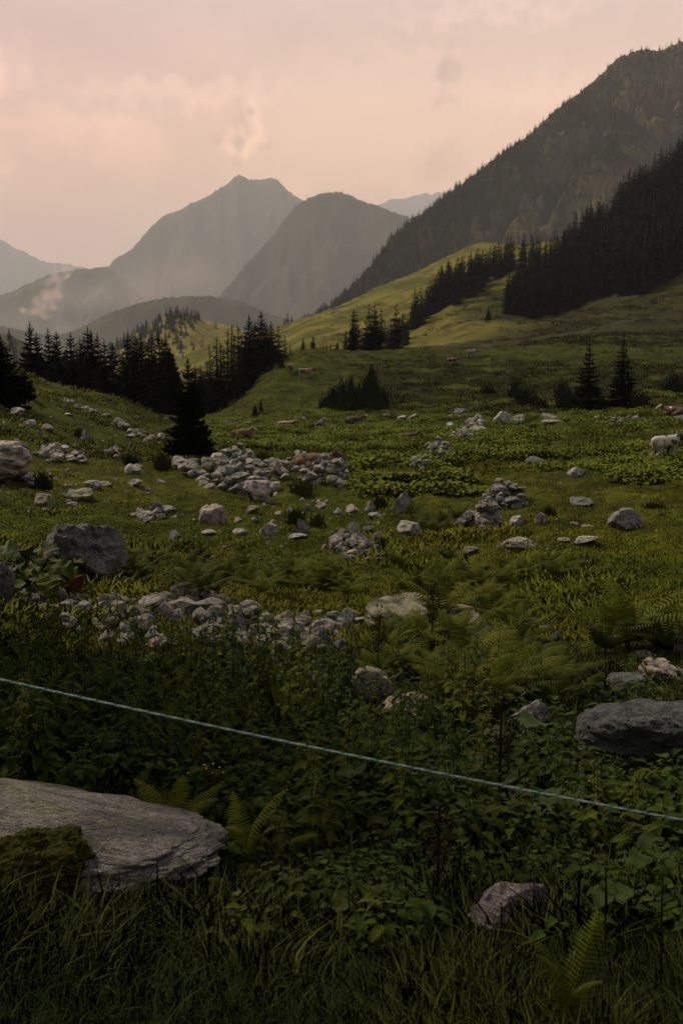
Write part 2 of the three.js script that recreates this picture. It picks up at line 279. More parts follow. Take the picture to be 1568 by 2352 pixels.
const sideHill = ridge('hill', 'low hazy hill with scattered trees behind the outermost spruce', [[-300, 720, 820], [-100, 750, 800], [0, 766, 780], [30, 772, 770], [60, 794, 760], [90, 820, 760], [140, 850, 760]], { n: 70, rows: 24, floor: -120, slope: .45, jag: 2, freq: 120, scale: 1.25, seed: 13, gully: 80, gullyDepth: 8, color: (x, z, k) => { const t = smooth(.2, .5, k); return [lerp(.07, .2, t), lerp(.07, .16, t), .035]; } });
// ---------------------------------------------------------------- conifers
M.crown = [[.0105, .017, .0075], [.014, .021, .009], [.019, .025, .009], [.026, .03, .011]].map((c) => matte({ color: rgb(...c), map: T.leaf }));
M.trunk = new THREE.MeshStandardMaterial({ color: rgb(.07, .052, .04), map: T.bark, roughness: 1 });
M.forest = matte({ vertexColors: true });
// a spruce one unit tall: whorls of drooping boughs, each carrying side sprays
function spruceCrown(seed, o) {
  const R = rng(seed), pos = [], uv = [];
  const tri = (a, b, c) => { pos.push(...a, ...b, ...c); for (const p of [a, b, c]) uv.push(p[0] * 3 + p[2], p[1] * 3); };
  for (let w = 0; w < o.whorls; w++) {
    const t = (w + R() * .8) / o.whorls, y = lerp(o.low, .985, t), reach = o.width * Math.pow(1 - t, o.taper) * between(R, .8, 1.12) + .006;
    const n = Math.max(3, Math.round(o.boughs * (.55 + .45 * (1 - t))));
    for (let b = 0; b < n; b++) {
      if (R() < o.gaps) continue;
      const a = (b + R()) / n * 2 * Math.PI, L = reach * between(R, .62, 1.1), rise = lerp(-.34, .5, Math.pow(t, 1.5)) + between(R, -.12, .12), ca = Math.cos(a), sa = Math.sin(a), y0 = y + between(R, -.4, .4) / o.whorls;
      const P = (s) => [ca * L * s, y0 + L * (rise * s - .28 * s * (1 - s) + .12 * s * s * s), sa * L * s];
      const wd = L * o.spray;
      for (let k = 0; k < o.sprays; k++) {
        const s0 = (k + .15) / (o.sprays + .4), s1 = Math.min(1, s0 + 1.25 / o.sprays), p0 = P(s0), p1 = P(s1), q = wd * (1 - s0 * .75) * between(R, .7, 1.25), hang = -L * between(R, .05, .16);
        const side = (sg) => [p1[0] - sa * q * sg, (p0[1] + p1[1]) / 2 + hang, p1[2] + ca * q * sg];
        tri(p0, p1, side(1)); tri(p0, side(-1), p1);
        if (o.drape) tri(p0, p1, [(p0[0] + p1[0]) / 2, (p0[1] + p1[1]) / 2 + hang * 2.2, (p0[2] + p1[2]) / 2]);
      }
    }
  }
  // a spire
  for (let k = 0; k < 3; k++) { const a = k * 2.1; tri([Math.cos(a) * .007, .94, Math.sin(a) * .007], [Math.cos(a + 2.1) * .007, .94, Math.sin(a + 2.1) * .007], [0, 1.01, 0]); }
  const g = geom(pos, null, null, uv);
  // needles catch the light like a rounded mass: lean the normals outward and up
  const p = g.attributes.position, nn = g.attributes.normal, v = new THREE.Vector3(), q = new THREE.Vector3();
  for (let i = 0; i < p.count; i++) { q.fromBufferAttribute(nn, i); v.set(p.getX(i), .12 + .05 * p.getY(i), p.getZ(i)).normalize(); if (q.dot(v) < 0) q.negate(); q.lerp(v, .45).normalize(); nn.setXYZ(i, q.x, q.y, q.z); }
  return g;
}
function trunkGeo() { const g = new THREE.CylinderGeometry(.004, .017, .97, 7, 4); g.translate(0, .485, 0); const p = g.attributes.position; for (let i = 0; i < p.count; i++) p.setX(i, p.getX(i) + .004 * Math.sin(p.getY(i) * 9)); g.computeVertexNormals(); return g; }
const trunk = trunkGeo();
const spruce = {
  near: [1, 2].map((s) => spruceCrown(s, { whorls: 46, low: .03, width: .25, taper: .82, boughs: 17, gaps: .04, sprays: 6, spray: .2, drape: true })),
  full: [3, 4, 5].map((s) => spruceCrown(s, { whorls: 34, low: .03, width: .19, taper: .7, boughs: 13, gaps: .02, sprays: 4, spray: .3, drape: true })),
  thin: [6, 7].map((s) => spruceCrown(s, { whorls: 26, low: .06, width: .14, taper: .5, boughs: 9, gaps: .25, sprays: 4, spray: .28, drape: false })),
  wide: [8, 9].map((s) => spruceCrown(s, { whorls: 24, low: .0, width: .42, taper: .55, boughs: 16, gaps: .05, sprays: 5, spray: .24, drape: true })),
  young: [13, 14].map((s) => spruceCrown(s, { whorls: 36, low: .03, width: .2, taper: 1.0, boughs: 13, gaps: .05, sprays: 5, spray: .26, drape: true })),
  mid: [10, 11, 12].map((s) => spruceCrown(s, { whorls: 17, low: .02, width: .19, taper: .72, boughs: 8, gaps: .02, sprays: 2, spray: .5, drape: true })),
  tiny: [15, 16].map((s) => spruceCrown(s, { whorls: 8, low: .02, width: .17, taper: .8, boughs: 5, gaps: 0, sprays: 1, spray: .7, drape: false })),
};
const trees = [];                                                      // every conifer on the slopes; the 300 that show largest become things
function plant(pos, h, kind, label, group, tone, wide = 1, must = false) { must ||= kind === 'wide'; trees.push({ pos, h, kind, label, group, tone, wide, must, size: h / pos.length() }); }
function treeTop(px, topPy, r, kind, label, group, tone, wide, must) {  // a tree whose tip is seen at that height, r metres away
  const az = look(px, 900).az, x = Math.sin(az) * r, z = -Math.cos(az) * r, base = onGround(x, z, -.15), tip = EYE + look(px, topPy).slope * r;
  plant(base, Math.max(2, tip - base.y), kind, label, group, tone, wide, must);
}
{
  const R = rng(41);
  const A = 'tall dark spruce, counted from the frame edge, in the grove behind the stony slope', gA = 'spruces in the dark grove behind the stony slope';
  for (const [i, [px, py, r]] of [[75, 737, 128], [92, 760, 134], [120, 752, 132], [138, 758, 140], [165, 761, 134], [190, 772, 140], [206, 748, 132], [218, 756, 138], [228, 762, 132], [244, 776, 142], [262, 784, 136], [298, 763, 134], [316, 771, 140], [328, 768, 134], [340, 778, 142], [352, 766, 134], [370, 758, 138], [382, 772, 132], [394, 800, 140]].entries())
    treeTop(px, py, r, 'full', `${nth[i]} ${A}`, gA, 0, between(R, .95, 1.25));
  for (let i = 0; i < 46; i++) { const px = between(R, 62, 410); if (px > 268 && px < 286) continue; treeTop(px, between(R, 790, 850), between(R, 112, 146), 'full', 'lower dark spruce filling the grove behind the stony slope', 'lower spruces of the dark grove', R() < .5 ? 0 : 1, 1.35); }
  const B = 'tall dark spruce, counted from the airy trees, of the clump below the knoll', gB = 'spruces in the clump at the foot of the knoll';
  for (const [i, [px, py, r]] of [[566, 760, 176], [574, 722, 186], [588, 735, 178], [600, 712, 182], [613, 738, 190], [624, 737, 184], [640, 745, 192], [655, 768, 194], [667, 786, 198]].entries()) treeTop(px, py, r, 'full', `${nth[i]} ${B}`, gB, 0, 1.2);
  for (let i = 0; i < 24; i++) treeTop(between(R, 556, 660), between(R, 775, 850), between(R, 165, 186), 'full', 'lower dark spruce within the clump below the knoll crest', 'lower spruces of the knoll clump', 0, 1.4);
  for (const [i, [px, py, r]] of [[479, 825, 176], [487, 790, 182], [497, 772, 176], [508, 785, 180], [515, 800, 172], [522, 757, 184], [535, 745, 182], [540, 770, 174], [548, 748, 188], [556, 765, 180]].entries()) treeTop(px, py, r, 'thin', nth[i] + ' airy thin conifer, counted from the lone spruce, beside the dark clump', 'airy conifers beside the dark clump', 3, 1.25);
  for (let i = 0; i < 26; i++) treeTop(between(R, 446, 556), between(R, 830, 905), between(R, 150, 172), 'full', 'short conifer in the shaded dip under the airy trees', 'short conifers in the shaded dip', 1, 1.3);
  treeTop(434, 818, 56, 'near', 'single dense spruce standing alone at the edge of the large stone pile', null, 2, 1.02, true);
  treeTop(8, 768, 62, 'near', 'bushy spruce cut by the frame edge on the stony slope', null, 1, 1.55, true);
  treeTop(56, 880, 66, 'wide', 'low spreading conifer beside the bushy spruce at the frame edge', null, 1, 1.1, true);
  treeTop(1352, 768, 112, 'young', 'slender dark spruce nearer the pale paired boulders, twin of the other', null, 0, 1.2, true);
  treeTop(1428, 762, 112, 'young', 'slender dark spruce of the pair, the one nearer the white cow', null, 0, 1.25, true);
  treeTop(852, 836, 134, 'wide', 'dark pointed bush rising from the thicket on the knoll flank', null, 0, .55, true);
  treeTop(598, 924, 128, 'full', 'tiny lone conifer on the bare flank of the knoll', null, 1, 1.4, true);
  treeTop(585, 935, 124, 'wide', 'small round bush low on the bare flank of the knoll', null, 1, .7, true);
  treeTop(775, 784, 205, 'full', 'small dark conifer alone on the crest of the knoll', null, 0, 1.4, true);
  treeTop(697, 775, 200, 'full', 'small conifer on the knoll crest beside the clump, the thinner one', null, 1, 1, true);
  treeTop(719, 771, 205, 'full', 'small conifer on the knoll crest, second from the clump', null, 1, 1.25, true);
  for (const [px, py, r] of [[735, 790, 215], [742, 794, 218], [750, 796, 220], [759, 797, 222]]) treeTop(px, py, r, 'mid', 'tiny conifer tip peeping over the knoll crest', 'tiny tips behind the knoll crest', 1, 1);
  for (const [px, py, r] of [[655, 727, 735], [662, 716, 735], [671, 722, 735], [693, 730, 735]]) treeTop(px, py, r, 'mid', 'small conifer at the upper edge of the distant sunlit meadow', 'small conifers at the sunlit meadow edge', 2, 1.2);
  treeTop(792, 766, 420, 'mid', 'lone conifer in the middle of the distant sunlit meadow', null, 2, 1.2, true);
  treeTop(1117, 704, 385, 'full', 'lone conifer on the olive slope below the big dark forest', null, 1, 1.5, true);
  // strips of trees on the meadow slopes
  const strip = (n, poly, hs, kind, label, group, tone, wide) => {
    for (let i = 0, k = 0; i < n && k < n * 60; k++) {
      const xs = poly.map((p) => p[0]), ys = poly.map((p) => p[1]), px = between(R, Math.min(...xs), Math.max(...xs)), py = between(R, Math.min(...ys), Math.max(...ys));
      if (!inside(px, py, poly)) continue;
      const g = groundAt(px, py, 190); if (!g) continue;
      const grow = hs[2] ? lerp(hs[2], 1, smooth(1170, 1440, px)) : 1;
      plant(g.p.clone().setY(g.p.y - .2), between(R, hs[0], hs[1]) * grow, kind, label, group, tone, between(R, .9, 1.2) * wide); i++;
    }
  };
  strip(46, [[785, 800], [800, 795], [850, 786], [925, 770], [935, 790], [900, 806], [800, 806]], [6, 10], 'mid', 'dark conifer in the short row behind the knoll crest', 'dark conifers in the row behind the knoll crest', 0, 1);
  for (const [px, py] of [[800, 786], [820, 779], [838, 770], [852, 764], [870, 752], [888, 748], [905, 737], [916, 745]]) treeTop(px, py, 335, 'mid', 'dark conifer in the short row behind the knoll crest', 'dark conifers in the row behind the knoll crest', 0, 1.2);
  strip(120, [[925, 768], [990, 712], [1012, 668], [1090, 640], [1180, 604], [1240, 590], [1232, 604], [1140, 640], [1100, 674], [1015, 718], [940, 765]], [12, 18], 'mid', 'dark conifer in the band of trees between the two sunlit meadows', 'dark conifers between the two sunlit meadows', 2, 1.05);  // lighter crown tone in this band: distance haze put into the colour
  strip(34, [[920, 770], [1000, 690], [1010, 700], [930, 772]], [6, 10], 'mid', 'dark conifer in the band of trees between the two sunlit meadows', 'dark conifers between the two sunlit meadows', 2, 1);
  strip(1000, [[1158, 722], [1230, 733], [1330, 706], [1410, 668], [1440, 690], [1500, 662], [1568, 628], [1760, 560], [1760, 400], [1568, 392], [1480, 440], [1400, 512], [1290, 585], [1210, 620], [1172, 660]], [16, 24, .52], 'mid', 'dark spruce in the big forest above the olive slope', 'dark spruces of the big forest above the olive slope', 0, 1.1);
  strip(60, [[1158, 724], [1230, 735], [1330, 708], [1320, 690], [1180, 690]], [10, 14], 'mid', 'dark spruce in the big forest above the olive slope', 'dark spruces of the big forest above the olive slope', 0, 1.2);
}
function inside(x, y, poly) { let c = false; for (let i = 0, j = poly.length - 1; i < poly.length; j = i++) { const [a, b] = poly[i], [d, e] = poly[j]; if ((b > y) !== (e > y) && x < (d - a) * (y - b) / (e - b) + a) c = !c; } return c; }
// grown geometry for the uncounted trees: crown and stem together
const whole = (crown, c) => { const g = mergeGeometries([crown, trunk.toNonIndexed()].map((q) => { const h = new THREE.BufferGeometry(); h.setAttribute('position', q.attributes.position); h.setAttribute('normal', q.attributes.normal); return h; })); const n = g.attributes.position.count; g.setAttribute('color', new THREE.Float32BufferAttribute(Array.from({ length: n }, () => c).flat(), 3)); return g; };
const farGeo = { mid: spruce.mid.map((g) => whole(g, [1, 1, 1])), tiny: spruce.tiny.map((g) => whole(g, [1, 1, 1])) };
function scatterTrees(parent, list, geos, R) {
  geos.forEach((g, v) => {
    const mine = list.filter((_, i) => i % geos.length === v); if (!mine.length) return;
    const m = new THREE.InstancedMesh(g, M.forest, mine.length), d = new THREE.Object3D();
    mine.forEach((t, i) => { d.position.copy(t.pos); d.rotation.set(0, R() * 7, 0); d.scale.set(t.h * t.wide, t.h, t.h * t.wide); d.updateMatrix(); m.setMatrixAt(i, d.matrix); m.setColorAt(i, rgb(...t.c)); });
    m.name = 'conifers'; m.userData.kind = 'stuff'; parent.add(m);
  });
}
{
  const R = rng(43);
  trees.sort((a, b) => (b.must - a.must) || b.size - a.size);
  const proto = {};
  trees.slice(0, 298).forEach((t, i) => {
    const geos = spruce[t.kind], v = i % geos.length, key = t.kind + v + t.tone;
    let o;
    if (proto[key]) { o = proto[key].clone(); } else { o = proto[key] = new THREE.Group(); part(o, 'trunk', trunk, M.trunk); part(o, 'crown', geos[v], M.crown[t.tone]); }
    o = o === proto[key] && o.parent ? o.clone() : o;
    o.position.copy(t.pos); o.rotation.set(between(R, -.03, .03), R() * 6.28, between(R, -.03, .03)); o.scale.set(t.h * t.wide, t.h, t.h * t.wide);
    o.userData = {};
    put(o, t.kind === 'wide' ? 'conifer_bush' : 'spruce_tree', t.label, t.kind === 'wide' ? 'bush' : 'tree', t.group);
  });
  const rest = trees.slice(298); rest.forEach((t) => { t.c = [.012 * between(R, .8, 1.3), .018 * between(R, .8, 1.3), .009]; });
  const wood = new THREE.Group(); put(wood, 'forest', 'dark mass of spruces deep inside the big forest on the slope', null, null, 'stuff');
  scatterTrees(wood, rest, farGeo.mid, R);
}
// forest over the far mountainsides
function clothe(name, label, hill, n, hs, thin, colour, geos, seed) {
  const R = rng(seed), list = [], v = new THREE.Vector3();
  for (let k = 0; list.length < n && k < n * 8; k++) {
    const i = Math.floor(R() * (hill.N - 1)), j = Math.floor(R() * R() * (hill.rows - 1)) + hill.B, a = R(), b = R();
    const P = (ii, jj) => { const o = (ii * hill.w + jj) * 3; return [hill.pos[o], hill.pos[o + 1], hill.pos[o + 2]]; };
    const p00 = P(i, j), p10 = P(i + 1, j), p01 = P(i, j + 1), p11 = P(i + 1, j + 1);
    v.set(...[0, 1, 2].map((c) => lerp(lerp(p00[c], p10[c], a), lerp(p01[c], p11[c], a), b)));
    const az = Math.atan2(v.x, -v.z); if (Math.abs(az) > .42) continue;
    const k01 = (j - hill.B + b) / hill.rows;
    if (R() > thin(v, k01, az)) continue;
    const c = colour(v, R);
    list.push({ pos: v.clone().setY(v.y - .6), h: between(R, ...hs), wide: between(R, .9, 1.4), c });
  }
  const o = new THREE.Group(); put(o, name, label, null, null, 'stuff');
  scatterTrees(o, list, geos, R);
}
const tint = (v, R, f = .01) => { const t = clamp(.5 + 1.3 * fbm2(v.x * f, v.z * f, 3), 0, 1) * between(R, .7, 1.3); return [.016 + .026 * t, .021 + .024 * t, .01 + .006 * t]; };
clothe('forest', 'open conifer forest covering the steep mountainside', bigSlope, 30000, [8, 15], (v, k) => clamp(.12 + 1.1 * smooth(-.25, .3, fbm2(v.x * .004 + 4, v.z * .004, 4)) * (.25 + .75 * smooth(.0, .45, k)), 0, 1) * (k < .03 ? .5 : 1), (v, R) => tint(v, R), farGeo.tiny.concat(farGeo.mid), 51);
clothe('forest', 'dark woods on the rounded mountain before the peak', dome, 9000, [12, 22], (v, k) => .55, (v, R) => tint(v, R, .004), farGeo.tiny, 52);
clothe('forest', 'thin woods along the lower ridge line of the grey peak', peak, 3500, [12, 22], (v, k, az) => az < -.16 || k > .35 ? .8 : .03, (v, R) => tint(v, R, .004), farGeo.tiny, 53);
clothe('forest', 'woods on the long spur crossing the valley', spur, 4000, [9, 16], () => .9, (v, R) => tint(v, R, .004), farGeo.tiny, 54);
clothe('forest', 'conifers thickly covering one side of the small sunlit hill', backHill, 420, [9, 16], (v, k, az) => smooth(-.14, -.175, az + (k - .2) * .05) + .03, (v, R) => tint(v, R, .01), farGeo.mid, 55);
clothe('forest', 'scattered conifers on the low hazy hill behind the outermost spruce', sideHill, 160, [7, 12], (v, k) => k < .3 ? .8 : .15, (v, R) => tint(v, R, .01), farGeo.mid, 56);

{ // added spruces, out of view, put here only to shade the thicket
  const R = rng(57), list = [[-6.4, -9.6, 11], [-8.2, -12.6, 14], [-9.4, -9, 13], [-7.6, -6.2, 11], [-11.6, -14.4, 16], [-13.2, -11, 17], [-5.6, -4.2, 9], [-15, -16, 18]].map(([x, z, h]) => ({ pos: onGround(x, z, -.1), h, wide: .95, c: [.014, .02, .008] }));
  const o = new THREE.Group(); put(o, 'forest', 'spruces added outside the frame to shade the nearest thicket', null, null, 'stuff');
  scatterTrees(o, list, spruce.full.map((g) => whole(g, [1, 1, 1])), R);
}
// ---------------------------------------------------------------- rocks
// a boulder: a ball cut by planes, roughened; corners at +-1. uv in units of its own half width
function rockGeo(seed, detail, o = {}) {
  const R = rng(seed * 77 + 5), g0 = new THREE.IcosahedronGeometry(1, detail); g0.deleteAttribute('normal'); g0.deleteAttribute('uv');
  const g = mergeVertices(g0), p = g.attributes.position, planes = [];
  for (let i = 0; i < (o.cuts ?? 11); i++) { const n = new THREE.Vector3(R() * 2 - 1, (R() * 2 - 1) * .9, R() * 2 - 1).normalize(); planes.push([n, between(R, o.near ?? .52, .92)]); }
  if (o.top) planes.push([new THREE.Vector3(between(R, -.15, .15), 1, between(R, -.1, .25)).normalize(), o.top]);
  const v = new THREE.Vector3(), so = seed * 13.7;
  for (let i = 0; i < p.count; i++) {
    v.fromBufferAttribute(p, i).normalize();
    let t = 1.05;
    for (const [n, d] of planes) { const c = v.dot(n); if (c > .01) { const q = d / c, k = o.soft ?? .035, h = clamp(.5 + .5 * (t - q) / k, 0, 1); t = lerp(t, q, h) - k * h * (1 - h); } }
    const x = v.x * t, y = v.y * t, z = v.z * t, l = o.layer ?? 1;
    const rough = (o.rough ?? .13) * fbm3(x * 1.7 + so, y * 1.7 * l, z * 1.7, detail > 8 ? 6 : 3) + (detail > 8 ? (o.grit ?? .035) * Math.abs(fbm3(x * 5 + so, y * 9 * l, z * 5, 4)) : 0);
    t += rough; p.setXYZ(i, v.x * t, v.y * t, v.z * t);
  }
  g.computeBoundingBox(); const b = g.boundingBox, c = b.getCenter(new THREE.Vector3()), s = b.getSize(new THREE.Vector3());
  for (let i = 0; i < p.count; i++) p.setXYZ(i, (p.getX(i) - c.x) / s.x * 2, (p.getY(i) - c.y) / s.y * 2, (p.getZ(i) - c.z) / s.z * 2);
  g.computeVertexNormals();
  const q = toCreasedNormals(g, detail > 8 ? .75 : .4), P = q.attributes.position, N = q.attributes.normal, uv = [], col = [];
  for (let f = 0; f < P.count; f += 3) {
    let ax = 0, ay = 0, az = 0; for (let k = 0; k < 3; k++) { ax += Math.abs(N.getX(f + k)); ay += Math.abs(N.getY(f + k)); az += Math.abs(N.getZ(f + k)); }
    for (let k = 0; k < 3; k++) {
      const x = P.getX(f + k), y = P.getY(f + k), z = P.getZ(f + k), sc = o.uv ?? .3;
      uv.push(...(ay >= ax && ay >= az ? [x * sc, z * sc] : ax > az ? [z * sc, y * sc] : [x * sc, y * sc]).map((w) => w + seed * .137));
      // lichen and moss that grow on the stone: ochre and grey-green blotches, moss low down
      const li = smooth(.1, .35, fbm3(x * 2.2 + so, y * 2.2, z * 2.2 + 3, 4)) * (o.lichen ?? .5), da = smooth(.05, .35, fbm3(x * 1.4 + so + 9, y * 1.4, z * 1.4, 4)) * .6, mo = smooth(.1, .4, fbm3(x * 1.6, y * 1.6 + so, z * 1.6, 4) + (o.moss ?? 0)) * .9;
      let r = 1 - da, gg = 1 - da, bb = 1 - da * .95;
      r = lerp(r, .95, li); gg = lerp(gg, .92, li); bb = lerp(bb, .62, li);
      if (o.moss !== undefined) { r = lerp(r, .16, mo); gg = lerp(gg, .17, mo); bb = lerp(bb, .05, mo); }
      col.push(r, gg, bb);
    }
  }
  q.setAttribute('uv', new THREE.Float32BufferAttribute(uv, 2)); q.setAttribute('color', new THREE.Float32BufferAttribute(col, 3));
  return q;
}
const stoneMat = (r, g, b, bump = .03) => new THREE.MeshStandardMaterial({ color: rgb(r, g, b), vertexColors: true, map: T.rock, bumpMap: T.rock, bumpScale: bump, roughness: .95 });
M.stone = [stoneMat(.37, .35, .325), stoneMat(.5, .46, .42), stoneMat(.24, .235, .225), stoneMat(.43, .35, .315), stoneMat(.15, .152, .148), stoneMat(.32, .3, .21)];
const G = { pebble: [], block: [], slab: [], boulder: [] };
for (let i = 0; i < 7; i++) G.pebble.push(rockGeo(i + 1, 2, { cuts: 12, rough: .06, near: .45, soft: .015, moss: i % 2 ? -.06 : undefined }));
for (let i = 0; i < 8; i++) G.block.push(rockGeo(i + 21, 6, { cuts: 13, rough: .08, near: .45, soft: .02, moss: i % 2 ? -.04 : undefined }));
for (let i = 0; i < 4; i++) G.slab.push(rockGeo(i + 41, 6, { cuts: 11, rough: .09, top: .55, near: .5, layer: 2.5, soft: .02, moss: i % 2 ? 0 : -.08 }));
// a boulder whose back slopes down along +x
function wedge(g) { const p = g.attributes.position, n = g.attributes.normal, v = new THREE.Vector3(); for (let i = 0; i < p.count; i++) { const x = p.getX(i), y = p.getY(i), k = 1 - .62 * smooth(-.1, 1, x); p.setY(i, (y + 1) * k - 1); v.fromBufferAttribute(n, i); v.x += .45 * smooth(-.1, .4, x) * Math.max(0, v.y); v.normalize(); n.setXYZ(i, v.x, v.y, v.z); } return g; }
const stoneSpots = [];                                                 // where stones lie, so that plants keep off them
// one rock seen at that column, its foot at that row, so many photo pixels wide and high
function rock(px, py, w, h, o) {
  const g = groundAt(px, py - 1); if (!g) return null;
  const k = g.r / Math.cos(look(px, py).slope) / FOCAL, W = w * k, Hh = h * k, D = W * (o.deep ?? .8);
  const m = new THREE.Mesh(o.geo, o.mat), bury = o.bury ?? .25;
  const full = Hh / (1 - bury);
  m.scale.set(W / 2, full / 2, D / 2);
  m.rotation.set(o.tilt ?? 0, -g.az + (o.turn ?? 0), o.lean ?? 0, 'YXZ');
  m.position.copy(g.p).add(polar(g.az, D * .35, 0)); m.position.y = Math.min(g.p.y, ground(m.position.x, m.position.z) ) + Hh - full / 2;
  stoneSpots.push([m.position.x, m.position.z, W * .34]);
  put(m, o.name ?? (W > .9 ? 'boulder' : 'stone'), o.label, o.category ?? (W > .9 ? 'boulder' : 'stone'), o.group);
  return m;
}
